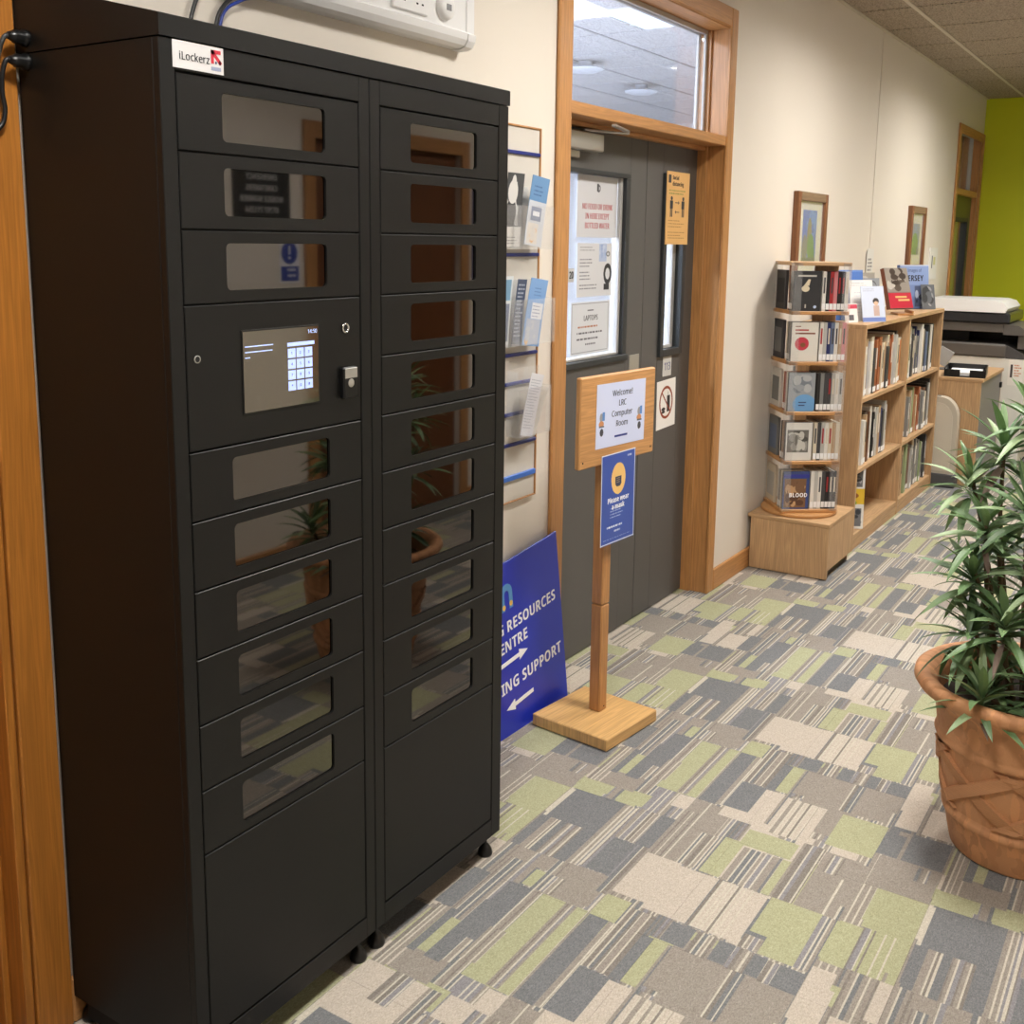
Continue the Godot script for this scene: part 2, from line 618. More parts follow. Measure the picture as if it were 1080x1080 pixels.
func build_floor() -> void:
	var fl := struct("floor", box_mesh(Vector3(-2.15, -0.12, Z_END - 0.1), Vector3(RX + 0.1, -0.008, Z_BACK + 0.1)), mat(rgb8(120, 118, 112), 0.9))
	var cm := mat(Color.WHITE, 0.95, 0.0, 0.25)
	cm.albedo_texture = tex(carpet_image(-10.6))
	cm.heightmap_enabled = true
	cm.heightmap_texture = M.fine
	cm.heightmap_scale = 0.05
	var cn: StandardMaterial3D = cm.duplicate()
	cn.albedo_texture = tex(carpet_image(-4.7))
	var xs := [-2.0]
	var x := -1.44 - 0.5075
	while x < RX:
		if x > -2.0:
			xs.append(x)
		x += 0.5075
	xs.append(RX)
	var zs := [Z_BACK]
	var z := -2.585 + 5.5
	while z > Z_END:
		zs.append(z)
		z -= 0.5
	zs.append(Z_END)
	for i in xs.size() - 1:
		for j in zs.size() - 1:
			var st := start()
			var g := 0.0003
			var lo := Vector3(xs[i] + g, -0.008, zs[j + 1] + g)
			var hi := Vector3(xs[i + 1] - g, 0.0, zs[j] - g)
			var near: bool = hi.z > -4.58
			var shift := 4.0 if lo.z > 0.9 else 0.0
			var zz := -4.7 if near else -10.6
			var uv := func(px: float, pz: float) -> Vector2: return Vector2((px - CARPET_X0) / CARPET_W, (pz - shift - zz) / CARPET_L)
			quad(st, Vector3(lo.x, 0, lo.z), Vector3(hi.x, 0, lo.z), Vector3(hi.x, 0, hi.z), Vector3(lo.x, 0, hi.z), Vector3.UP, [uv.call(lo.x, lo.z), uv.call(hi.x, lo.z), uv.call(hi.x, hi.z), uv.call(lo.x, hi.z)])
			for s in [[Vector3(lo.x, 0, lo.z), Vector3(hi.x, 0, lo.z), Vector3(0, 0, -1)], [Vector3(lo.x, 0, hi.z), Vector3(hi.x, 0, hi.z), Vector3(0, 0, 1)], [Vector3(lo.x, 0, lo.z), Vector3(lo.x, 0, hi.z), Vector3(-1, 0, 0)], [Vector3(hi.x, 0, lo.z), Vector3(hi.x, 0, hi.z), Vector3(1, 0, 0)]]:
				var a: Vector3 = s[0]
				var b: Vector3 = s[1]
				var dn := Vector3(0, -0.008, 0)
				var ua: Vector2 = uv.call(a.x, a.z)
				var ub: Vector2 = uv.call(b.x, b.z)
				quad(st, a, b, b + dn, a + dn, s[2], [ua, ub, ub, ua])
			obj("carpet_tile", st.commit(), cn if near else cm, fl)

func build_ceiling() -> void:
	var ce := struct("ceiling", box_mesh(Vector3(-2.2, CEIL + 0.18, Z_END - 0.15), Vector3(RX + 0.15, CEIL + 0.28, Z_BACK + 0.15)), mat(rgb8(150, 145, 138), 0.9))
	var xs := [WX, -1.506, -0.906, -0.306, 0.294, RX]
	var zs := [Z_BACK]
	var z := -6.94 + 0.6 * 17
	while z > Z_END + 0.05:
		if z < Z_BACK - 0.05:
			zs.append(z)
		z -= 0.6
	zs.append(Z_END)
	var shared := {}
	for i in xs.size() - 1:
		for j in zs.size() - 1:
			var zc: float = (zs[j] + zs[j + 1]) * 0.5
			if i == 2 and PANELS.any(func(p): return absf(p - zc) < 0.2):
				continue
			var w: float = xs[i + 1] - xs[i]
			var d: float = zs[j] - zs[j + 1]
			var key := "%d_%d" % [int(round(w * 1000)), int(round(d * 1000))]
			if not shared.has(key):
				shared[key] = box_mesh(Vector3(-w / 2 + 0.004, 0.0, -d / 2 + 0.012), Vector3(w / 2 - 0.004, 0.016, d / 2 - 0.012), 0.003, 2)
			obj("ceiling_tile", shared[key], M.tile, ce, Vector3((xs[i] + xs[i + 1]) / 2, CEIL + 0.001, zc))
	for i in range(1, xs.size() - 1):
		obj("ceiling_runner", box_mesh(Vector3(xs[i] - 0.012, CEIL - 0.006, Z_END), Vector3(xs[i] + 0.012, CEIL + 0.0005, Z_BACK), 0.002), M.grid, ce)
	for j in range(1, zs.size() - 1):
		obj("ceiling_cross_bar", box_mesh(Vector3(WX, CEIL + 0.009, zs[j] - 0.014), Vector3(RX, CEIL + 0.016, zs[j] + 0.014)), plain(70, 64, 56, 0.8), ce)
	for s in [[WX, WX + 0.022], [RX - 0.022, RX]]:
		obj("ceiling_edge_angle", box_mesh(Vector3(s[0], CEIL - 0.004, Z_END), Vector3(s[1], CEIL + 0.002, Z_BACK), 0.001), M.grid, ce)

const PANELS := [-7.84, -5.44, -3.04, -0.64]

func build_lights() -> void:
	var names := ["nearest the green wall", "over the bookcase", "over the sign post", "nearest the oak doorway"]
	for k in PANELS.size():
		var t := thing("ceiling_light", "square recessed ceiling light panel " + names[k], "light", Vector3(-0.606, CEIL, PANELS[k]), 0, "recessed corridor light panels")
		var st := start()
		for s in [-1.0, 1.0]:
			span(st, Vector3(s * 0.298, -0.006, -0.298), Vector3(s * 0.27, 0.02, 0.298), 0.002)
			span(st, Vector3(-0.27, -0.006, s * 0.298), Vector3(0.27, 0.02, s * 0.27), 0.002)
		obj("frame", st.commit(), M.white_plastic, t)
		st = start()
		for s in [-1.0, 1.0]:
			span(st, Vector3(s * 0.274, 0.02, -0.274), Vector3(s * 0.27, 0.152, 0.274))
			span(st, Vector3(-0.27, 0.02, s * 0.274), Vector3(0.27, 0.152, s * 0.27))
		obj("reflector", st.commit(), M.silver, t)
		obj("diffuser", box_mesh(Vector3(-0.27, 0.14, -0.27), Vector3(0.27, 0.152, 0.27)), glow(Color(1.0, 0.98, 0.95), 3.0), t)
		var l := AreaLight3D.new()
		l.name = "panel_light"
		t.add_child(l)
		l.position = Vector3(0, 0.136, 0)
		l.rotation_degrees.x = -90
		l.area_size = Vector2(0.54, 0.54)
		l.light_color = Color(1.0, 0.985, 0.965)
		l.light_energy = LAMP_ENERGY
		l.area_range = 16.0
		l.area_attenuation = 2.0
		l.shadow_enabled = true

# vertical wall slab from z0 to z1 with openings [z_a, z_b, y_a, y_b]
func wall_mesh(x0: float, x1: float, z0: float, z1: float, y1: float, holes: Array) -> ArrayMesh:
	var st := start()
	uvo = Vector2.ZERO
	var z := z0
	for h in holes:
		span(st, Vector3(x0, 0, z), Vector3(x1, y1, h[0]))
		if h[2] > 0.001:
			span(st, Vector3(x0, 0, h[0]), Vector3(x1, h[2], h[1]))
		if h[3] < y1:
			span(st, Vector3(x0, h[3], h[0]), Vector3(x1, y1, h[1]))
		z = h[1]
	span(st, Vector3(x0, 0, z), Vector3(x1, y1, z1))
	return st.commit()

func build_walls() -> void:
	struct("wall_left", wall_mesh(WX - 0.14, WX, Z_END, Z_BACK, CEIL + 0.2, [[-10.42, -9.46, 0, 2.57], [-4.54, -3.065, 0, 2.575], [-1.09, -0.17, 0, 2.1]]), M.paint)
	struct("wall_right", wall_mesh(RX, RX + 0.14, Z_END, Z_BACK, CEIL + 0.2, [[-5.17, -3.95, 0, 2.12]]), M.paint)
	struct("wall_end", box_mesh(Vector3(WX - 0.14, 0, Z_END - 0.14), Vector3(RX + 0.14, CEIL + 0.2, Z_END)), M.green_paint)
	struct("wall_back", box_mesh(Vector3(WX - 0.14, 0, Z_BACK), Vector3(RX + 0.14, CEIL + 0.2, Z_BACK + 0.14)), M.paint)
	struct("trim_1", box_mesh(Vector3(WX, 0.1, -6.955), Vector3(WX + 0.005, CEIL - 0.004, -6.93), 0.002), M.paint)
	for b in [[-4.548, -9.40], [-1.17, -3.05], [Z_BACK, -0.09]]:
		struct("baseboard_left", box_mesh(Vector3(WX, 0.0, b[1]), Vector3(WX + 0.016, 0.1, b[0]), 0.004, 2), M.oak)
	for b in [[Z_BACK, -3.88], [-5.25, Z_END]]:
		struct("baseboard_right", box_mesh(Vector3(RX - 0.016, 0.0, b[1]), Vector3(RX, 0.1, b[0]), 0.004, 2), M.oak)
	struct("baseboard_end", box_mesh(Vector3(WX + 0.02, 0.0, Z_END), Vector3(RX - 0.02, 0.1, Z_END + 0.016), 0.004, 0), M.oak)

# ------------------------------------------------------------------ double door into the computer room
const DX := -1.94       # front face of the door leaves

func build_main_door() -> void:
	var fr := struct("trim_2", box_mesh(Vector3(WX, 0.0, -4.548), Vector3(WX + 0.014, 2.585, -4.478), 0.004), M.oak)
	obj("casing", box_mesh(Vector3(WX, 0.0, -3.136), Vector3(WX + 0.014, 2.585, -3.05), 0.004), M.oak, fr)
	obj("casing_head", box_mesh(Vector3(WX, 2.505, -4.478), Vector3(WX + 0.014, 2.585, -3.136), 0.004, 2), M.oak, fr)
	for s in [[-4.538, -4.486], [-3.13, -3.067]]:
		obj("jamb", box_mesh(Vector3(-1.96, 0.0, s[0]), Vector3(WX + 0.004, 2.57, s[1]), 0.002), M.oak, fr)
	# stop bead on the right jamb: an extra step in the reveal
	obj("jamb_step", box_mesh(Vector3(-1.96, 0.0, -4.486), Vector3(-1.895, 2.5, -4.474), 0.002), M.oak, fr)
	obj("head_lining", box_mesh(Vector3(-1.96, 2.5, -4.486), Vector3(WX + 0.004, 2.57, -3.13), 0.002, 2), M.oak, fr)
	obj("transom_rail", box_mesh(Vector3(-1.96, 2.016, -4.478), Vector3(WX + 0.008, 2.058, -3.13), 0.003, 2), M.oak, fr)
	obj("door_stop", box_mesh(Vector3(-1.96, 2.0, -4.478), Vector3(-1.905, 2.016, -3.13), 0.002, 2), M.oak, fr)
	# transom light
	var win := Node3D.new()
	win.name = "window_1"
	add_child(win)
	win.set_meta("kind", "structure")
	obj("pane", box_mesh(Vector3(-1.938, 2.058, -4.47), Vector3(-1.932, 2.5, -3.13)), M.glass, win)
	var st := start()
	for x in [-1.952, -1.918]:
		span(st, Vector3(x - 0.006, 2.058, -4.478), Vector3(x + 0.006, 2.5, -4.455), 0.002)
		span(st, Vector3(x - 0.006, 2.058, -3.13), Vector3(x + 0.006, 2.5, -3.15), 0.002)
		span(st, Vector3(x - 0.006, 2.48, -4.455), Vector3(x + 0.006, 2.5, -3.15), 0.002)
		span(st, Vector3(x - 0.006, 2.058, -4.455), Vector3(x + 0.006, 2.066, -3.15), 0.002)
	obj("glazing_bead", st.commit(), plain(176, 172, 166, 0.4), win)
	# leaves
	var d1 := Node3D.new()
	d1.name = "door_1"
	add_child(d1)
	d1.set_meta("kind", "structure")
	st = start()
	span(st, Vector3(DX - 0.045, 0.006, -3.978), Vector3(DX, 2.012, -3.835), 0.002)
	span(st, Vector3(DX - 0.045, 0.006, -3.27), Vector3(DX, 2.012, -3.134), 0.002)
	span(st, Vector3(DX - 0.045, 1.862, -3.835), Vector3(DX, 2.012, -3.27))
	span(st, Vector3(DX - 0.045, 0.006, -3.835), Vector3(DX, 1.135, -3.27))
	obj("leaf", st.commit(), M.door_grey, d1)
	var gz := -3.778
	st = start()
	span(st, Vector3(DX - 0.05, 1.862, -3.835), Vector3(DX + 0.004, 1.845, -3.27), 0.002)
	span(st, Vector3(DX - 0.05, 1.135, -3.835), Vector3(DX + 0.012, 1.16, -3.27), 0.003)
	span(st, Vector3(DX - 0.05, 1.16, -3.835), Vector3(DX + 0.004, 1.845, -3.80), 0.002)
	span(st, Vector3(DX - 0.05, 1.16, -3.29), Vector3(DX + 0.004, 1.845, -3.27), 0.002)
	obj("vision_frame", st.commit(), M.door_dark, d1)
	st = start()
	span(st, Vector3(DX - 0.05, 1.16, -3.80), Vector3(DX - 0.012, 1.845, gz - 0.004), 0.002)
	span(st, Vector3(DX - 0.05, 1.16, -3.80), Vector3(DX - 0.012, 1.17, -3.29), 0.002)
	obj("glazing_bead", st.commit(), plain(170, 168, 164, 0.4), d1)
	obj("pane", box_mesh(Vector3(DX - 0.034, 1.16, -3.80), Vector3(DX - 0.028, 1.845, -3.29)), M.glass, d1)
	obj("pull_plate", box_mesh(Vector3(DX, 1.02, -3.955), Vector3(DX + 0.004, 1.15, -3.87), 0.001), M.silver, d1)
	var d2 := Node3D.new()
	d2.name = "door_2"
	add_child(d2)
	d2.set_meta("kind", "structure")
	st = start()
	span(st, Vector3(DX - 0.045, 0.006, -4.484), Vector3(DX, 2.012, -4.36), 0.002)
	span(st, Vector3(DX - 0.045, 0.006, -4.135), Vector3(DX, 2.012, -3.982), 0.002)
	span(st, Vector3(DX - 0.045, 1.885, -4.36), Vector3(DX, 2.012, -4.135))
	span(st, Vector3(DX - 0.045, 0.006, -4.36), Vector3(DX, 1.12, -4.135))
	obj("leaf", st.commit(), M.door_grey, d2)
	st = start()
	span(st, Vector3(DX - 0.05, 1.12, -4.36), Vector3(DX + 0.014, 1.885, -4.33), 0.002)
	span(st, Vector3(DX - 0.05, 1.12, -4.165), Vector3(DX + 0.014, 1.885, -4.135), 0.002)
	span(st, Vector3(DX - 0.05, 1.855, -4.33), Vector3(DX + 0.014, 1.885, -4.165), 0.002)
	span(st, Vector3(DX - 0.05, 1.12, -4.33), Vector3(DX + 0.014, 1.15, -4.165), 0.002)
	obj("vision_frame", st.commit(), M.door_dark, d2)
	st = start()
	span(st, Vector3(DX - 0.05, 1.15, -4.33), Vector3(DX - 0.02, 1.855, -4.30), 0.002)
	span(st, Vector3(DX - 0.05, 1.15, -4.30), Vector3(DX - 0.012, 1.165, -4.165), 0.002)
	obj("glazing_bead", st.commit(), plain(170, 168, 164, 0.4), d2)
	obj("pane", box_mesh(Vector3(DX - 0.036, 1.15, -4.33), Vector3(DX - 0.03, 1.855, -4.165)), M.glass, d2)
	# closer
	var c := thing("door_closer", "silver overhead door closer with folding arm on grey door", "door closer", Vector3(DX, 1.95, -3.39))
	obj("body", box_mesh(Vector3(0, -0.03, -0.13), Vector3(0.05, 0.032, 0.12), 0.004), M.silver, c)
	obj("mounting_plate", box_mesh(Vector3(0, -0.055, -0.02), Vector3(0.012, -0.03, 0.06), 0.002), M.silver, c)
	obj("arm", box_mesh(Vector3(-0.01, 0, -0.008), Vector3(0.01, 0.008, 0.2), 0.002, 2, Transform3D(Basis(Vector3.UP, 2.75), Vector3(0.03, 0.036, -0.02))), M.silver, c)
	obj("link", box_mesh(Vector3(-0.009, 0, -0.008), Vector3(0.009, 0.008, 0.21), 0.002, 2, Transform3D(Basis(Vector3.UP, 0.25), Vector3(0.105, 0.044, -0.2))), M.silver, c)

func notice(called: String, label: String, w: float, h: float, at: Vector3, m: Material, group := "", roll := 0.0, t := 0.0008, category := "notice", face := FACE_X) -> Node3D:
	var p := thing(called, label, category, at, 0, group)
	p.transform = Transform3D(face * Basis(Vector3(0, 0, 1), roll), at)
	obj("sheet", sheet_mesh(w, h, t), m, p)
	return p

func build_door_notices() -> void:
	var gx := DX - 0.0275
	var grey := rgb8(204, 204, 207)
	var im := canvas(128, 96, grey)
	bar(im, 0.48, 0.13, 0.05, 0.13, rgb8(60, 60, 66))
	disc(im, 0.52, 0.2, 0.045, 0.06, rgb8(60, 60, 66), 0.6)
	var p := notice("window_notice", "grey sheet with red NO FOOD OR DRINK lettering, topmost behind the door glass", 0.315, 0.228, Vector3(gx, 1.73, -3.622), printed(im))
	var I := Basis.IDENTITY
	lettering(p, "NO FOOD OR DRINK", 0.021, Vector3(0.0, 0.0, 0.0012), I, M.red_ink, HORIZONTAL_ALIGNMENT_CENTER, false, 0.88)
	lettering(p, "IN HERE EXCEPT", 0.021, Vector3(0.0, -0.035, 0.0012), I, M.red_ink, HORIZONTAL_ALIGNMENT_CENTER, false, 0.88)
	lettering(p, "BOTTLED WATER", 0.021, Vector3(0.0, -0.07, 0.0012), I, M.red_ink, HORIZONTAL_ALIGNMENT_CENTER, false, 0.88)
	im = canvas(128, 96, rgb8(208, 208, 210))
	small_print(im, 0.08, 0.08, 0.42, 2, 0.05, rgb8(90, 90, 96), 3)
	small_print(im, 0.08, 0.3, 0.35, 3, 0.06, rgb8(110, 110, 116), 4)
	small_print(im, 0.08, 0.54, 0.32, 3, 0.06, rgb8(110, 110, 116), 5)
	small_print(im, 0.08, 0.78, 0.5, 2, 0.06, rgb8(110, 110, 116), 6)
	blotches(im, 0.62, 0.02, 0.22, 0.34, [rgb8(170, 184, 212), rgb8(150, 168, 206), rgb8(190, 200, 220)], 12, 7)
	disc(im, 0.88, 0.58, 0.12, 0.2, rgb8(40, 40, 40), 0.55)
	bar(im, 0.78, 0.78, 0.16, 0.12, rgb8(40, 40, 40))
	disc(im, 0.88, 0.2, 0.06, 0.05, rgb8(120, 120, 120), 0.5)
	notice("window_notice", "grey sheet of small print with black bottle picture, middle of the door glass", 0.275, 0.2, Vector3(gx, 1.495, -3.612), printed(im))
	im = canvas(128, 96, rgb8(210, 212, 216))
	for e in [[0.03, 0.04, 0.94, 0.012], [0.03, 0.95, 0.94, 0.012], [0.03, 0.04, 0.01, 0.91], [0.96, 0.04, 0.01, 0.91]]:
		bar(im, e[0], e[1], e[2], e[3], rgb8(120, 124, 130))
	bar(im, 0.42, 0.16, 0.16, 0.03, rgb8(90, 90, 96))
	small_print(im, 0.18, 0.46, 0.64, 1, 0.09, rgb8(170, 110, 80), 8)
	small_print(im, 0.16, 0.58, 0.68, 2, 0.11, rgb8(90, 90, 96), 9)
	small_print(im, 0.38, 0.8, 0.3, 1, 0.1, rgb8(90, 90, 96), 10)
	p = notice("window_notice", "bordered white LAPTOPS sheet, lowest behind the door glass", 0.305, 0.2, Vector3(gx, 1.277, -3.59), printed(im))
	lettering(p, "LAPTOPS", 0.02, Vector3(0, 0.038, 0.0012), I, M.ink)
	p = notice("date_tag", "small grey tag numbered 20 at the left of the door glass", 0.055, 0.05, Vector3(gx, 1.478, -3.428), plain(190, 190, 190), "", 0.0, 0.0008, "tag")
	lettering(p, "20", 0.026, Vector3(0.006, 0, 0.0012), I, M.ink, HORIZONTAL_ALIGNMENT_CENTER, true, 0.8)
	# orange poster
	im = canvas(128, 192, rgb8(218, 172, 108))
	bar(im, 0.06, 0.05, 0.12, 0.11, rgb8(52, 50, 48))
	small_print(im, 0.1, 0.25, 0.75, 2, 0.045, rgb8(130, 140, 60), 12)
	for fx in [0.22, 0.74]:
		disc(im, fx, 0.365, 0.045, 0.028, rgb8(40, 42, 48))
		bar(im, fx - 0.07, 0.4, 0.14, 0.11, rgb8(40, 42, 48))
		bar(im, fx - 0.05, 0.5, 0.04, 0.12, rgb8(40, 42, 48))
		bar(im, fx + 0.01, 0.5, 0.04, 0.12, rgb8(40, 42, 48))
	bar(im, 0.38, 0.42, 0.2, 0.012, rgb8(40, 42, 48))
	bar(im, 0.38, 0.55, 0.2, 0.012, rgb8(40, 42, 48))
	bar(im, 0.52, 0.405, 0.03, 0.042, rgb8(40, 42, 48))
	bar(im, 0.4, 0.535, 0.03, 0.042, rgb8(40, 42, 48))
	small_print(im, 0.1, 0.67, 0.75, 3, 0.04, rgb8(150, 110, 50), 13)
	small_print(im, 0.1, 0.83, 0.75, 3, 0.04, rgb8(150, 110, 50), 14)
	p = notice("door_poster", "orange social distancing poster with two figures on the narrow grey door", 0.225, 0.3, Vector3(DX + 0.0145, 1.744, -4.25), printed(im), "", 0.0, 0.003, "poster")
	lettering(p, "Social", 0.016, Vector3(-0.06, 0.125, 0.0033), I, M.ink, HORIZONTAL_ALIGNMENT_LEFT, true)
	lettering(p, "distancing", 0.016, Vector3(-0.06, 0.1, 0.0033), I, M.ink, HORIZONTAL_ALIGNMENT_LEFT, true)
	p = notice("number_tag", "small grey room number 113 tag under the narrow door window", 0.085, 0.085, Vector3(DX + 0.001, 1.073, -4.235), plain(200, 198, 192), "", 0.0, 0.002, "number plate")
	lettering(p, "113", 0.034, Vector3(0, 0, 0.0024), I, M.blue_ink, HORIZONTAL_ALIGNMENT_CENTER, false, 0.8)
	im = canvas(144, 160, rgb8(240, 236, 230))
	disc(im, 0.5, 0.47, 0.36, 0.34, rgb8(140, 58, 26), 0.84)
	disc(im, 0.36, 0.66, 0.09, 0.03, rgb8(40, 36, 34))
	disc(im, 0.36, 0.6, 0.1, 0.035, rgb8(40, 36, 34))
	bar(im, 0.55, 0.34, 0.16, 0.34, rgb8(40, 36, 34))
	bar(im, 0.6, 0.26, 0.02, 0.1, rgb8(40, 36, 34))
	for k in 80:
		var f := k / 79.0
		bar(im, 0.25 + 0.48 * f, 0.24 + 0.45 * f, 0.045, 0.02, rgb8(140, 58, 26))
	notice("door_notice", "white paper with brown no food or drink symbol on the narrow grey door", 0.19, 0.212, Vector3(DX + 0.001, 0.908, -4.24), printed(im), "", 0.03)

# ------------------------------------------------------------------ computer room seen through the glass
func build_computer_room() -> void:
	var x0 := -6.4
	var zn := -2.0
	var zf := -11.0
	var top := 2.85
	struct("floor", box_mesh(Vector3(x0, -0.12, zf), Vector3(-2.0, -0.004, zn)), plain(168, 170, 176, 0.9))
	struct("wall_back", box_mesh(Vector3(x0 - 0.1, 0, zf - 0.1), Vector3(x0, 3.0, zn + 0.1)), M.room_white)
	struct("wall_end", box_mesh(Vector3(x0, 0, zf - 0.1), Vector3(-2.8, 3.0, zf)), M.room_white)
	struct("wall_side", box_mesh(Vector3(-2.8, 0, zf), Vector3(-2.78, 3.0, -8.85)), M.room_white)
	struct("wall_front", box_mesh(Vector3(x0, 0, zn), Vector3(WX - 0.14, 3.0, zn + 0.1)), M.room_white)
	var ce := struct("ceiling", box_mesh(Vector3(x0, top + 0.08, zf), Vector3(WX - 0.145, top + 0.15, zn)), plain(150, 152, 160, 0.9))
	var shared := box_mesh(Vector3(-0.288, 0.0, -0.288), Vector3(0.288, 0.014, 0.288), 0.002, 2)
	var half := box_mesh(Vector3(-0.138, 0.0, -0.288), Vector3(0.138, 0.014, 0.288), 0.002, 2)
	# grid lines at x = -2.69 - 0.6 i and z = -5.43 - 0.6 j
	for i in range(-1, 6):
		for j in range(-5, 9):
			var p := Vector3(-2.99 - 0.6 * i, top + 0.002, -5.73 - 0.6 * j)
			if p.z > zn - 0.2 or p.z < zf + 0.2:
				continue
			if i == 0 and j in [0, -5]:
				obj("ceiling_tile", half, M.tile_cool, ce, p + Vector3(-0.15, 0, 0))
			elif not (i == 3 and j == -3):
				obj("ceiling_tile", shared, M.tile_cool, ce, p)
	for i in range(-1, 7):
		obj("ceiling_runner", box_mesh(Vector3(-2.69 - 0.6 * i - 0.014, top + 0.008, zf), Vector3(-2.69 - 0.6 * i + 0.014, top + 0.014, zn)), plain(92, 94, 104, 0.7), ce)
	for j in range(-5, 10):
		var z := -5.43 - 0.6 * j
		obj("ceiling_cross_bar", box_mesh(Vector3(x0, top + 0.008, z - 0.014), Vector3(WX - 0.145, top + 0.0135, z + 0.014)), plain(92, 94, 104, 0.7), ce)
	var spots := [Vector3(-2.84, top, -5.73), Vector3(-2.84, top, -2.73), Vector3(-4.79, top, -3.93)]
	var sizes := [0.138, 0.138, 0.288]
	var names := ["by the transom window", "just inside the computer room door", "deep inside the computer room"]
	for k in 3:
		var t := thing("room_light", "cool white ceiling panel " + names[k], "light", spots[k], 0, "computer room light panels")
		obj("diffuser", box_mesh(Vector3(-sizes[k], 0.003, -0.288), Vector3(sizes[k], 0.016, 0.288)), glow(Color(0.88, 0.93, 1.0), 0.8), t)
		var l := AreaLight3D.new()
		l.name = "panel_light"
		t.add_child(l)
		l.position = Vector3(0, -0.004, 0)
		l.rotation_degrees.x = -90
		l.area_size = Vector2(sizes[k] * 2.0, 0.56)
		l.light_color = Color(0.87, 0.92, 1.0)
		l.light_energy = ROOM_ENERGY * (1.0 if k < 2 else 2.0)
		l.area_range = 14.0
		l.area_attenuation = 2.0
		l.shadow_enabled = true
	for d in [[Vector3(-3.85, top, -6.85), "nearer round white ceiling sensor seen through the transom"], [Vector3(-4.0, top, -8.05), "farther round white ceiling sensor seen through the transom"]]:
		var o := thing("ceiling_sensor", d[1], "sensor", d[0])
		var st := start()
		add_lathe(st, [Vector2(0.0, -0.075), Vector2(0.09, -0.07), Vector2(0.13, -0.055), Vector2(0.135, -0.045), Vector2(0.09, -0.035), Vector2(0.05, -0.03), Vector2(0.05, 0.0)], 24)
		obj("body", st.commit(), plain(214, 218, 226, 0.3), o)
	# whiteboard with handwriting and an orange chart on the wall facing the door
	var im := canvas(256, 160, rgb8(244, 246, 250))
	for k in 13:
		small_print(im, 0.04, 0.05 + 0.07 * k, 0.9, 1, 0.05, rgb8(150, 160, 196), 30 + k, 0.3)
	var w := notice("whiteboard", "white board of handwritten notes inside the computer room", 3.2, 1.5, Vector3(x0 + 0.002, 1.6, -8.0), printed(im, 0.3), "", 0.0, 0.02, "whiteboard")
	w.set_meta("group", "computer room boards")
	im = canvas(64, 64, rgb8(250, 196, 110))
	small_print(im, 0.1, 0.1, 0.8, 6, 0.14, rgb8(190, 120, 50), 60)
	notice("wall_chart", "orange chart pinned inside the computer room", 0.7, 0.5, Vector3(x0 + 0.03, 0.55, -9.0), printed(im), "", 0.0, 0.003, "chart")

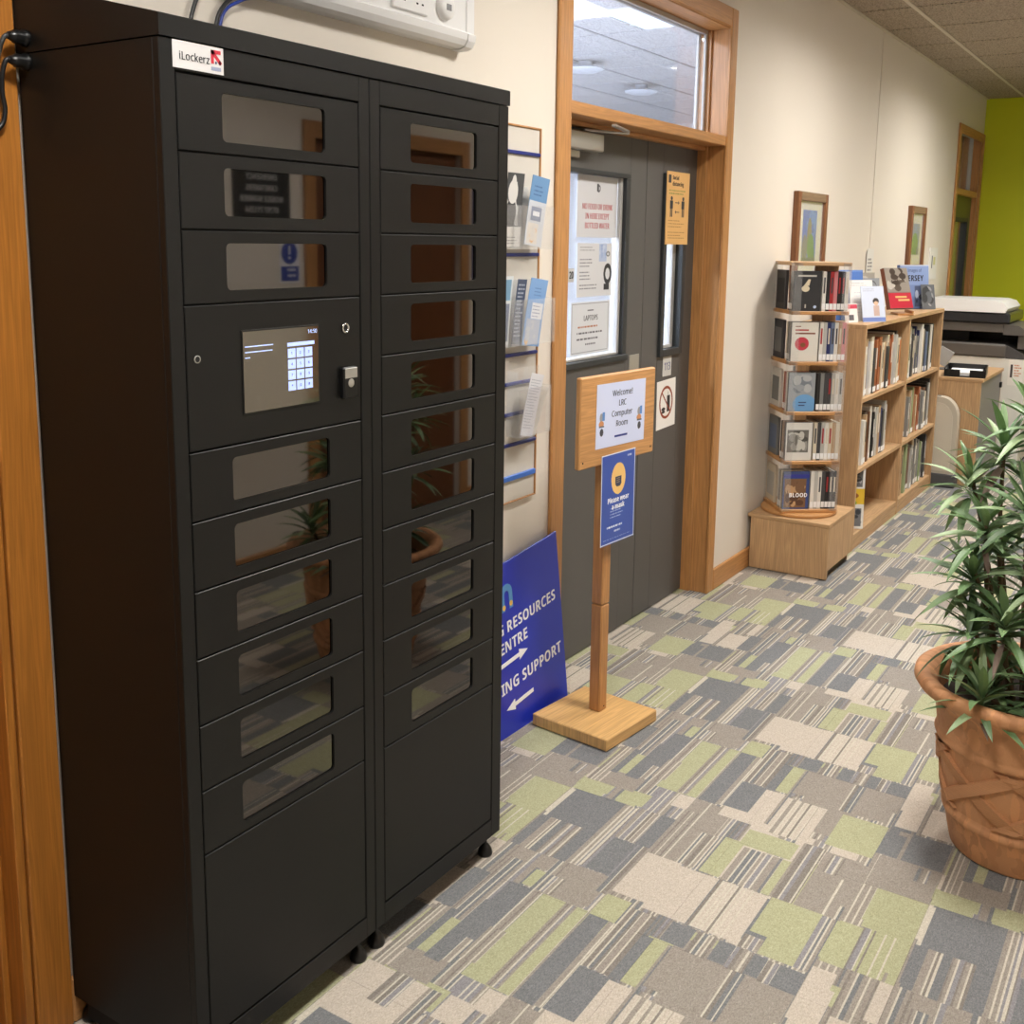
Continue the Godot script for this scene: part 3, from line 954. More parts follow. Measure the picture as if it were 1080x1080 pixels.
# ------------------------------------------------------------------ doorway at the far end, and the one beside the lockers
func build_other_doors() -> void:
	var fr := struct("trim_3", box_mesh(Vector3(WX, 0.0, -9.46), Vector3(WX + 0.016, 2.585, -9.39), 0.004), M.oak)
	obj("casing", box_mesh(Vector3(WX, 0.0, -10.495), Vector3(WX + 0.016, 2.585, -10.42), 0.004), M.oak, fr)
	obj("casing_head", box_mesh(Vector3(WX, 2.51, -10.42), Vector3(WX + 0.016, 2.585, -9.46), 0.004, 2), M.oak, fr)
	obj("jamb", box_mesh(Vector3(-1.96, 0.0, -10.42), Vector3(WX, 2.57, -10.39), 0.002), M.oak, fr)
	obj("transom_rail", box_mesh(Vector3(-1.96, 2.03, -10.39), Vector3(WX + 0.004, 2.08, -9.46), 0.002, 2), M.oak, fr)
	var d3 := Node3D.new()
	d3.name = "door_3"
	add_child(d3)
	d3.set_meta("kind", "structure")
	var st := start()
	var green := plain(86, 92, 40, 0.5)
	span(st, Vector3(-1.9, 0.006, -10.39), Vector3(-1.86, 2.03, -10.27), 0.002)
	span(st, Vector3(-1.9, 0.006, -9.66), Vector3(-1.86, 2.03, -9.46), 0.002)
	span(st, Vector3(-1.9, 1.85, -10.27), Vector3(-1.86, 2.03, -9.66))
	span(st, Vector3(-1.9, 0.006, -10.27), Vector3(-1.86, 1.0, -9.66))
	obj("leaf", st.commit(), green, d3)
	st = start()
	span(st, Vector3(-1.905, 1.0, -10.27), Vector3(-1.852, 1.85, -10.235), 0.002)
	span(st, Vector3(-1.905, 1.0, -9.695), Vector3(-1.852, 1.85, -9.66), 0.002)
	span(st, Vector3(-1.905, 1.815, -10.235), Vector3(-1.852, 1.85, -9.695), 0.002)
	span(st, Vector3(-1.905, 1.0, -10.235), Vector3(-1.852, 1.03, -9.695), 0.002)
	obj("vision_frame", st.commit(), M.door_dark, d3)
	obj("pane", box_mesh(Vector3(-1.885, 1.03, -10.235), Vector3(-1.88, 1.815, -9.695)), M.glass, d3)
	obj("handle", box_mesh(Vector3(-1.86, 1.1, -9.6), Vector3(-1.83, 1.12, -9.5), 0.004), M.silver, d3)
	var w3 := Node3D.new()
	w3.name = "window_2"
	add_child(w3)
	w3.set_meta("kind", "structure")
	obj("pane", box_mesh(Vector3(-1.9, 2.08, -10.39), Vector3(-1.895, 2.57, -9.46)), M.glass, w3)
	st = start()
	span(st, Vector3(-1.91, 2.08, -10.39), Vector3(-1.88, 2.57, -10.36), 0.002)
	span(st, Vector3(-1.91, 2.545, -10.36), Vector3(-1.88, 2.57, -9.46), 0.002)
	obj("glazing_bead", st.commit(), plain(196, 198, 204, 0.4), w3)
	# small lobby behind it, pale and dim
	struct("wall_lobby", box_mesh(Vector3(-2.75, 0, -10.8), Vector3(-2.65, 2.75, -9.0)), M.paint)
	struct("wall_lobby_side", box_mesh(Vector3(-2.65, 0, -10.8), Vector3(WX - 0.14, 2.75, -10.7)), M.paint)
	struct("ceiling_lobby", box_mesh(Vector3(-2.75, 2.75, -10.8), Vector3(WX - 0.14, 2.83, -8.9)), M.room_white)
	struct("wall_lobby_front", box_mesh(Vector3(-2.65, 0, -9.0), Vector3(WX - 0.14, 2.75, -8.9)), M.paint)
	# doorway left of the lockers
	var f4 := struct("trim_4", box_mesh(Vector3(WX, 0.0, -1.17), Vector3(WX + 0.015, 2.12, -1.092), 0.003), M.oak_dark)
	obj("casing", box_mesh(Vector3(WX, 0.0, -0.175), Vector3(WX + 0.015, 2.12, -0.1), 0.003), M.oak_dark, f4)
	obj("casing_head", box_mesh(Vector3(WX, 2.045, -1.085), Vector3(WX + 0.015, 2.12, -0.175), 0.003, 2), M.oak_dark, f4)
	obj("jamb", box_mesh(Vector3(-1.96, 0.0, -1.09), Vector3(WX + 0.008, 2.1, -1.072), 0.002), M.oak_dark, f4)
	obj("jamb", box_mesh(Vector3(-1.96, 0.0, -0.19), Vector3(WX + 0.008, 2.1, -0.17), 0.002), M.oak_dark, f4)
	obj("jamb_step", box_mesh(Vector3(-1.96, 0.0, -1.072), Vector3(-1.862, 2.1, -1.058), 0.002), M.oak_dark, f4)
	obj("head_lining", box_mesh(Vector3(-1.96, 2.05, -1.072), Vector3(WX + 0.008, 2.1, -0.19), 0.002, 2), M.oak_dark, f4)
	var d4 := struct("door_4", box_mesh(Vector3(-1.95, 0.006, -1.057), Vector3(-1.906, 2.05, -0.192), 0.002), M.oak_dark)
	obj("handle", tube(curve([Vector3(-1.906, 1.0, -0.27), Vector3(-1.86, 1.0, -0.27), Vector3(-1.855, 1.0, -0.3), Vector3(-1.855, 1.0, -0.39)], 4), 0.009), M.silver, d4)
	# brown door on the right wall, mirrored in the locker windows
	var f5 := struct("trim_5", box_mesh(Vector3(RX - 0.016, 0.0, -3.95), Vector3(RX, 2.16, -3.87), 0.004), M.oak)
	obj("casing", box_mesh(Vector3(RX - 0.016, 0.0, -5.25), Vector3(RX, 2.16, -5.17), 0.004), M.oak, f5)
	obj("casing_head", box_mesh(Vector3(RX - 0.016, 2.08, -5.17), Vector3(RX, 2.16, -3.95), 0.004, 2), M.oak, f5)
	var d5 := Node3D.new()
	d5.name = "door_5"
	add_child(d5)
	d5.set_meta("kind", "structure")
	st = start()
	span(st, Vector3(RX + 0.03, 0.006, -5.168), Vector3(RX + 0.075, 2.118, -4.72), 0.002)
	span(st, Vector3(RX + 0.03, 0.006, -4.58), Vector3(RX + 0.075, 2.118, -3.952), 0.002)
	span(st, Vector3(RX + 0.03, 1.86, -4.72), Vector3(RX + 0.075, 2.118, -4.58))
	span(st, Vector3(RX + 0.03, 0.006, -4.72), Vector3(RX + 0.075, 1.0, -4.58))
	obj("leaf", st.commit(), M.walnut, d5)
	obj("pane", box_mesh(Vector3(RX + 0.05, 1.0, -4.72), Vector3(RX + 0.056, 1.86, -4.58)), plain(150, 154, 168, 0.05), d5)
	obj("handle", tube(curve([Vector3(RX + 0.03, 1.0, -4.05), Vector3(RX - 0.015, 1.0, -4.05), Vector3(RX - 0.02, 1.0, -4.08), Vector3(RX - 0.02, 1.0, -4.17)], 4), 0.009), M.silver, d5)
	var face_l := Basis(Vector3(0, 0, 1), Vector3(0, 1, 0), Vector3(-1, 0, 0))
	var p := notice("wall_sign", "black EMERGENCY CARETAKERS MOBILE NUMBER sign on the right wall", 0.36, 0.27, Vector3(RX - 0.0005, 1.8, -3.6), plain(34, 34, 36, 0.4), "", 0.0, 0.003, "sign", face_l)
	var I := Basis.IDENTITY
	var lines := ["EMERGENCY", "CARETAKERS", "MOBILE NUMBER", "07797 711354"]
	for k in 4:
		lettering(p, lines[k], 0.026, Vector3(0, 0.075 - 0.05 * k, 0.0035), I, plain(196, 196, 196), HORIZONTAL_ALIGNMENT_CENTER, true, 0.9)
	var im := canvas(96, 160, rgb8(238, 238, 240))
	disc(im, 0.5, 0.32, 0.42, 0.255, rgb8(20, 52, 150))
	bar(im, 0.45, 0.16, 0.1, 0.2, rgb8(240, 240, 244))
	disc(im, 0.5, 0.43, 0.06, 0.035, rgb8(240, 240, 244))
	bar(im, 0.04, 0.62, 0.92, 0.34, rgb8(20, 52, 150))
	small_print(im, 0.2, 0.67, 0.6, 2, 0.13, rgb8(240, 240, 244), 71, 0.5)
	notice("wall_sign", "blue round mandatory sign with caption on the right wall", 0.13, 0.21, Vector3(RX - 0.0005, 1.49, -3.77), printed(im, 0.4), "", 0.0, 0.002, "sign", face_l)
	notice("wall_poster", "tall dark blue poster beside the brown door on the right wall", 0.4, 0.55, Vector3(RX - 0.0005, 1.62, -5.49), plain(22, 34, 104), "", 0.0, 0.002, "poster", face_l)
const BLOCKS := [
	["T", 592, 738, -1487, -1167], ["D", 405, 497, -1323, -1170], ["C", 511, 682, -1130, -819], ["S", 593, 642, -1144, -991], ["S", 682, 730, -1133, -828], ["C", 729, 800, -1146, -990],
	["D", 532, 578, -810, -598], ["D", 634, 725, -801, -615], ["D", 776, 833, -804, -588], ["G", 546, 648, -575, -493], ["T", 722, 792, -527, -322], ["D", 835, 887, -497, -181],
	["G", 837, 907, -577, -506], ["G", 331, 398, -596, -444], ["T", 216, 316, -655, -519], ["G", 393, 498, -799, -620], ["D", 521, 578, -804, -590], ["G", 523, 643, -578, -501],
	["T", 383, 446, -1146, -819], ["C", 412, 535, -319, -105], ["S", 410, 471, -631, -321], ["G", 486, 537, -505, -328], ["S", 548, 638, -486, -324], ["X", 547, 635, -309, -96],
	["C", 637, 661, -314, -98], ["G", 516, 643, -82, -5], ["T", -138, -2, -1308, -1017], ["C", -159, -102, -1557, -1324], ["C", -88, 15, -1480, -1322], ["G", 3, 104, -1304, -1025],
	["T", -296, -184, -1522, -1324], ["T", -454, -331, -1544, -1343], ["G", -294, -169, -1308, -1125], ["G", -113, -15, -1013, -855], ["G", -294, -201, -1016, -731], ["D", 5, 175, -6, 333],
	["S", 36, 125, 162, 335], ["l", 0, 11, -14, 154], ["G", -123, -27, -18, 151], ["G", -32, -13, 165, 316], ["T", 41, 86, 345, 401], ["T", 108, 158, 341, 409],
	["T", 195, 308, 340, 493], ["S", 176, 217, 413, 490], ["G", 133, 160, 414, 489], ["S", 179, 219, -8, 334], ["S", 224, 283, -9, 164], ["D", 286, 328, -8, 163],
	["D", 228, 291, 167, 335], ["S", 300, 328, 165, 412], ["C", 332, 428, 181, 386], ["G", 330, 397, 414, 493], ["G", -3, 88, -99, -29], ["G", 135, 219, -91, -16],
	["T", 38, 159, -166, -101], ["T", -146, -24, -95, -20], ["T", 845, 998, -154, 0], ["T", 779, 833, -81, 127], ["S", 942, 974, -153, -83], ["G", 883, 980, 2, 179],
	["G", 979, 999, 1, 351], ["g", 896, 973, 179, 350], ["G", 838, 892, 184, 357], ["C", 971, 1000, 351, 494], ["C", 1000, 1081, -155, -82], ["G", 1001, 1096, -76, -4],
	["D", 1009, 1174, -1, 345], ["S", 1035, 1137, 175, 348], ["l", 1007, 1017, 2, 176], ["S", 1179, 1212, -2, 341], ["G", 1138, 1200, -82, -6], ["D", 894, 996, -310, -162],
	["D", 832, 884, -284, -161], ["C", 422, 535, 189, 409], ["S", 396, 471, 8, 182], ["G", 476, 530, -5, 183], ["G", 527, 654, -78, 5], ["S", 535, 638, 11, 188],
	["G", 641, 664, 11, 186], ["X", 538, 639, 189, 409], ["C", 639, 665, 191, 414], ["G", 672, 798, 186, 345], ["G", 714, 803, 321, 415], ["S", 667, 713, 361, 415],
	["S", 796, 829, 189, 415], ["S", 662, 720, -100, 186], ["T", 722, 812, -90, 187], ["S", 740, 777, -85, 10], ["l", 792, 798, 14, 186], ["G", 832, 876, 189, 346],
	["D", 510, 570, 415, 495], ["S", 575, 624, 414, 499], ["D", 627, 667, 418, 498], ["S", 669, 716, 417, 499], ["D", 714, 744, 420, 498], ["S", 745, 772, 422, 503],
	["D", 772, 828, 422, 502], ["T", 584, 678, 505, 694], ["S", 679, 720, 501, 677], ["T", 720, 798, 505, 648], ["T", 808, 830, 502, 608], ["C", 833, 887, 385, 577],
	["D", 105, 161, 495, 737], ["G", 201, 325, 495, 849], ["S", 264, 295, 495, 846], ["S", 164, 208, 672, 804], ["D", 333, 383, 499, 847], ["S", 385, 402, 500, 844],
	["S", 407, 471, 422, 672], ["D", 403, 479, 676, 840], ["D", 471, 500, 500, 674], ["T", 331, 374, 850, 923], ["C", 280, 328, 852, 924], ["D", -6, 45, 494, 668],
	["D", 47, 69, 668, 845], ["S", 9, 46, 670, 922], ["D", 95, 138, 593, 846], ["T", 51, 160, 846, 921],
]
const BLOCKS_NEAR := [
	["C", -1437, -1264, -1662, -1487], ["S", -1357, -1305, -1665, -1562], ["S", -1265, -1231, -1663, -1541], ["C", -1214, -1144, -1672, -1594],
]

# ------------------------------------------------------------------ parcel lockers
const FX := -1.43
const ROWS := [1.862, 1.738, 1.611, 1.486, 1.360, 1.234, 1.111, 0.986, 0.862, 0.737, 0.611, 0.487, 0.113]

func locker_column(t: Node3D, zl: float, zr: float, dl: float, dr: float, wl: float, wr: float, master: bool) -> void:
	# carcass with a frame flush with the doors; z runs from zl (near) to zr (far)
	var st := start()
	span(st, Vector3(-1.805, 0.062, zr), Vector3(FX - 0.016, 1.912, zl), 0.001)
	span(st, Vector3(FX - 0.016, 0.062, dl + 0.0025), Vector3(FX, 1.912, zl), 0.0015)
	span(st, Vector3(FX - 0.016, 0.062, zr), Vector3(FX, 1.912, dr - 0.0025), 0.0015)
	span(st, Vector3(FX - 0.016, ROWS[0] + 0.0025, dr - 0.0025), Vector3(FX, 1.912, dl + 0.0025), 0.001)
	span(st, Vector3(FX - 0.016, 0.062, dr - 0.0025), Vector3(FX, ROWS[12] - 0.0025, dl + 0.0025), 0.001)
	obj("carcass", st.commit(), M.black_steel, t)
	obj("base_tray", box_mesh(Vector3(-1.78, 0.014, zr + 0.012), Vector3(-1.478, 0.061, zl - 0.012), 0.002), M.black_inside, t)
	st = start()
	add_prism(st, PackedVector2Array([Vector2(FX + 0.003, 1.9135), Vector2(FX + 0.003, 1.946), Vector2(FX + 0.001, 1.948), Vector2(-1.808, 2.036), Vector2(-1.808, 1.9135)]), zr - 0.001, zl + 0.001)
	obj("sloping_lid", st.commit(), M.black_steel, t)
	var k := 0
	var w := dl - dr
	var zc := (dl + dr) * 0.5
	while k < 12:
		var rows := 2 if master and k == 3 else 1
		var y1: float = ROWS[k] - 0.0015
		var y0: float = ROWS[k + rows] + 0.0015
		var yc := (y0 + y1) * 0.5
		var at := Vector3(FX - 0.0005, yc, zc)
		if k == 11 or rows == 2:
			var d := obj("control_door" if rows == 2 else "large_door", box_mesh(Vector3(-0.012, -(y1 - y0) / 2, -w / 2), Vector3(0, (y1 - y0) / 2, w / 2), 0.0014), M.black_steel, t, at)
			if rows == 2:
				control_panel(d, at)
		else:
			var d := obj("locker_door", holed_plate(w, y1 - y0, 0.008, Vector2(absf(wl - wr), 0.081), Vector2(-((wl + wr) * 0.5 - zc), 0.0215 - 0.0215 + (ROWS[k] - 0.022 - 0.0405 - yc)), 0.009), M.black_steel, t, at)
			d.basis = FACE_X
			obj("window", box_mesh(Vector3(-((wl + wr) * 0.5 - zc) - absf(wl - wr) / 2 - 0.004, ROWS[k] - 0.022 - 0.081 - yc - 0.004, -0.0075), Vector3(-((wl + wr) * 0.5 - zc) + absf(wl - wr) / 2 + 0.004, ROWS[k] - 0.022 - yc + 0.004, -0.004)), M.smoked, d)
		k += rows
	var foot := start()
	add_lathe(foot, [Vector2(0.0, 0.0), Vector2(0.019, 0.0), Vector2(0.02, 0.006), Vector2(0.017, 0.018), Vector2(0.009, 0.03), Vector2(0.005, 0.034), Vector2(0.005, 0.063)], 20)
	var fm := foot.commit()
	for z in [zl - 0.03, zr + 0.03]:
		for x in [-1.456, -1.793]:
			obj("foot", fm, M.black_plastic, t, Vector3(x, 0, z))

func control_panel(d: Node3D, o: Vector3) -> void:
	var zs := -1.425 - o.z
	var ys := 1.361 - o.y
	obj("screen_bezel", box_mesh(Vector3(0.0, ys - 0.076, zs - 0.1), Vector3(0.0016, ys + 0.076, zs + 0.098), 0.0005), M.black_plastic, d)
	var s := obj("touch_screen", box_mesh(Vector3(0.0, ys - 0.073, zs - 0.096), Vector3(0.0024, ys + 0.073, zs + 0.096)), M.screen, d)
	s.set_meta("label", "lit grey touch screen with a number keypad")
	var px := 0.0028
	lettering(d, "14:50", 0.0075, Vector3(px, ys + 0.064, -1.505 - o.z), FACE_X, M.key, HORIZONTAL_ALIGNMENT_CENTER)
	obj("entry_field", box_mesh(Vector3(0.002, 1.400 - o.y, -1.51 - o.z), Vector3(px, 1.407 - o.y, -1.438 - o.z)), M.key, d)
	for r in 4:
		for c in 3:
			var y := 1.387 - 0.0205 * r - o.y
			var z := -1.449 - 0.0225 * c - o.z
			obj("key", box_mesh(Vector3(0.002, y - 0.0088, z - 0.0098), Vector3(px, y + 0.0088, z + 0.0098)), M.key, d)
			var txt: String = ["1", "2", "3", "4", "5", "6", "7", "8", "9", "*", "0", "#"][r * 3 + c]
			lettering(d, txt, 0.005, Vector3(px + 0.0002, y, z), FACE_X, plain(90, 110, 160), HORIZONTAL_ALIGNMENT_CENTER)
	for ln in [[1.407, -1.333, -1.402], [1.397, -1.333, -1.4], [1.387, -1.333, -1.345]]:
		obj("text_line", box_mesh(Vector3(0.002, ln[0] - 0.001 - o.y, ln[2] - o.z), Vector3(px, ln[0] + 0.001 - o.y, ln[1] - o.z)), M.key, d)
	# cam lock
	var st := start()
	add_lathe(st, [Vector2(0.0065, 0.0), Vector2(0.0105, 0.0), Vector2(0.0105, 0.003), Vector2(0.0085, 0.0045), Vector2(0.006, 0.003), Vector2(0.006, 0.0)], 24)
	var l := obj("lock_ring", st.commit(), M.chrome, d, Vector3(0, 1.425 - o.y, -1.6 - o.z))
	l.rotation_degrees.z = -90
	st = start()
	add_lathe(st, [Vector2(0.0, 0.002), Vector2(0.006, 0.002)], 16)
	l = obj("keyhole", st.commit(), M.black_inside, d, Vector3(0, 1.425 - o.y, -1.6 - o.z))
	l.rotation_degrees.z = -90
	st = start()
	add_lathe(st, [Vector2(0.005, 0.0), Vector2(0.0068, 0.0), Vector2(0.0068, 0.0015), Vector2(0.005, 0.0015)], 20)
	l = obj("camera_hole_ring", st.commit(), M.silver, d, Vector3(0, 1.394 - o.y, -1.227 - o.z))
	l.rotation_degrees.z = -90
	st = start()
	add_lathe(st, [Vector2(0.0, 0.0006), Vector2(0.005, 0.0006)], 16)
	l = obj("camera_hole", st.commit(), M.black_inside, d, Vector3(0, 1.394 - o.y, -1.227 - o.z))
	l.rotation_degrees.z = -90
	# card reader
	var c := obj("card_reader", box_mesh(Vector3(0, 1.285 - o.y, -1.624 - o.z), Vector3(0.013, 1.348 - o.y, -1.582 - o.z), 0.003), M.black_plastic, d)
	obj("reader_face", box_mesh(Vector3(0.012, 1.326 - o.y, -1.621 - o.z), Vector3(0.0138, 1.346 - o.y, -1.585 - o.z), 0.0005), M.silver, c)
	st = start()
	add_lathe(st, [Vector2(0.0, 0.0145), Vector2(0.007, 0.0142), Vector2(0.009, 0.0128)], 18)
	l = obj("reader_light", st.commit(), M.silver, c, Vector3(0, 1.316 - o.y, -1.603 - o.z))
	l.rotation_degrees.z = -90

func build_lockers() -> void:
	M.screen = mat(rgb8(126, 122, 114), 0.06, 0.9)
	M.key = glow(Color(0.72, 0.80, 1.0), 0.62)
	var a := thing("parcel_locker", "black steel parcel locker column with touch screen and small windowed doors", "locker", Vector3.ZERO, 0, "parcel locker columns")
	locker_column(a, -1.172, -1.6785, -1.205, -1.646, -1.299, -1.552, true)
	var st := start()
	var s := obj("maker_plate", box_mesh(Vector3(FX, 1.868, -1.304), Vector3(FX + 0.001, 1.911, -1.198)), plain(214, 212, 212), a)
	s.set_meta("label", "white maker plate with lettering and a red and blue flag arrow")
	lettering(s, "iLockerz", 0.0125, Vector3(FX + 0.0014, 1.888, -1.242), FACE_X, M.ink, HORIZONTAL_ALIGNMENT_CENTER, false, 1.0)
	st = start()
	span(st, Vector3(FX + 0.0008, 1.9, -1.298), Vector3(FX + 0.0016, 1.906, -1.277))
	span(st, Vector3(FX + 0.0008, 1.884, -1.283), Vector3(FX + 0.0016, 1.906, -1.277))
	add_box(st, Vector3.ZERO, Vector3(0.0008, 0.006, 0.026), 0, 1, Transform3D(Basis(Vector3(1, 0, 0), -0.785), Vector3(FX + 0.0012, 1.894, -1.289)))
	obj("arrow_red", st.commit(), plain(196, 40, 60), s)
	st = start()
	span(st, Vector3(FX + 0.0008, 1.884, -1.298), Vector3(FX + 0.0016, 1.89, -1.294))
	span(st, Vector3(FX + 0.0008, 1.884, -1.289), Vector3(FX + 0.0016, 1.888, -1.286))
	obj("arrow_blue", st.commit(), plain(40, 44, 90), s)
	obj("caption", box_mesh(Vector3(FX + 0.0008, 1.873, -1.298), Vector3(FX + 0.0014, 1.879, -1.277)), plain(150, 158, 184), s)
	# cable glands on the near side panel
	st = start()
	add_lathe(st, [Vector2(0.0, 0.034), Vector2(0.006, 0.034), Vector2(0.009, 0.026), Vector2(0.012, 0.022), Vector2(0.012, 0.008), Vector2(0.015, 0.006), Vector2(0.015, 0.0)], 12)
	var g := st.commit()
	for y in [1.937, 1.897]:
		var o := obj("cable_gland", g, M.black_plastic, a, Vector3(-1.777, y, -1.171))
		o.rotation_degrees.x = 90
	var b := thing("parcel_locker", "black steel parcel locker column of eleven windowed doors, right of the touch screen column", "locker", Vector3.ZERO, 0, "parcel locker columns")
	locker_column(b, -1.6805, -2.183, -1.7135, -2.140, -1.811, -2.053, false)
	# cables
	var grey := plain(52, 52, 52, 0.4)
	var black := plain(26, 26, 28, 0.4)
	var blue := plain(36, 60, 150, 0.4)
	tag(obj("power_cable", tube(curve([Vector3(-1.777, 1.937, -1.138), Vector3(-1.778, 1.934, -1.132), Vector3(-1.781, 1.92, -1.126), Vector3(-1.785, 1.9, -1.122), Vector3(-1.79, 1.86, -1.11), Vector3(-1.797, 1.8, -1.06)]), 0.0042), grey), "grey cable leaving the upper gland on the locker side", "cable")
	tag(obj("power_cable", tube(curve([Vector3(-1.777, 1.897, -1.138), Vector3(-1.779, 1.894, -1.132), Vector3(-1.784, 1.87, -1.127), Vector3(-1.788, 1.84, -1.128), Vector3(-1.79, 1.81, -1.132), Vector3(-1.793, 1.78, -1.12), Vector3(-1.795, 1.74, -1.06)]), 0.0042), black), "black cable curling down from the lower gland on the locker side", "cable")
	tag(obj("data_cable", tube(curve([Vector3(-1.812, 1.885, -1.165), Vector3(-1.811, 1.84, -1.161), Vector3(-1.811, 1.78, -1.16), Vector3(-1.812, 1.74, -1.163)]), 0.0024), blue), "thin blue cable running down the wall beside the locker", "cable")
	tag(obj("power_cable", tube(curve([Vector3(-1.81, 2.113, -1.6), Vector3(-1.812, 2.05, -1.572), Vector3(-1.813, 1.95, -1.55)]), 0.0045), black), "straight black cable dropping behind the touch screen locker", "cable")
	tag(obj("power_cable", tube(curve([Vector3(-1.805, 2.112, -1.7), Vector3(-1.807, 2.1, -1.675), Vector3(-1.811, 2.055, -1.64), Vector3(-1.813, 1.95, -1.62)]), 0.0045), black), "black cable beside the blue one behind the locker top", "cable")
	tag(obj("data_cable", tube(curve([Vector3(-1.798, 2.112, -1.74), Vector3(-1.802, 2.1, -1.7), Vector3(-1.81, 2.06, -1.652), Vector3(-1.813, 1.95, -1.635)]), 0.0035), blue), "bright blue cable curving down behind the locker top", "cable")

# ------------------------------------------------------------------ socket trunking, leaflet rack
func build_trunking() -> void:
	var t := thing("socket_trunking", "white wall trunking with sockets above the parcel lockers", "trunking", Vector3(WX, 0, 0))
	var st := start()
	var poly := PackedVector2Array([Vector2(0, 2.118), Vector2(0.03, 2.118), Vector2(0.045, 2.124), Vector2(0.054, 2.138), Vector2(0.057, 2.155), Vector2(0.05, 2.16), Vector2(0.05, 2.262), Vector2(0.057, 2.267), Vector2(0.05, 2.29), Vector2(0.035, 2.3), Vector2(0, 2.3)])
	add_prism(st, poly, -2.5, -0.9)
	obj("channel", st.commit(), M.white_plastic, t)
	st = start()
	var cap := PackedVector2Array()
	for p in poly:
		cap.append(Vector2(p.x * 1.04 if p.x > 0 else 0.0, 2.209 + (p.y - 2.209) * 1.03))
	add_prism(st, cap, -2.52, -2.485)
	obj("end_cap", st.commit(), M.white_plastic, t)
	for z in [-1.6, -1.95, -2.235]:
		var pl := obj("socket_plate", box_mesh(Vector3(0.049, 2.168, z - 0.072), Vector3(0.057, 2.254, z + 0.072), 0.003), M.white_plastic, t)
		for s in [-1.0, 1.0]:
			obj("switch", box_mesh(Vector3(0.056, 2.226, z + s * 0.02 - 0.006), Vector3(0.059, 2.243, z + s * 0.02 + 0.006), 0.001), M.white_plastic, pl)
			for h in [[0.0, 2.213, 0.002, 0.005], [-0.011, 2.192, 0.004, 0.0022], [0.011, 2.192, 0.004, 0.0022]]:
				obj("pin_slot", box_mesh(Vector3(0.056, h[1] - h[3], z + s * 0.037 + h[0] - h[2]), Vector3(0.0573, h[1] + h[3], z + s * 0.037 + h[0] + h[2])), M.black_inside, pl)
	for z in [-2.09, -2.385]:
		st = start()
		add_lathe(st, [Vector2(0.0, 0.066), Vector2(0.022, 0.066), Vector2(0.034, 0.06), Vector2(0.036, 0.049)], 24)
		var r := obj("round_outlet", st.commit(), M.white_plastic, t, Vector3(0, 2.208, z))
		r.rotation_degrees.z = -90
		obj("data_port", box_mesh(Vector3(0.06, 2.196, z - 0.01), Vector3(0.0672, 2.212, z + 0.01)), plain(120, 120, 124), t)

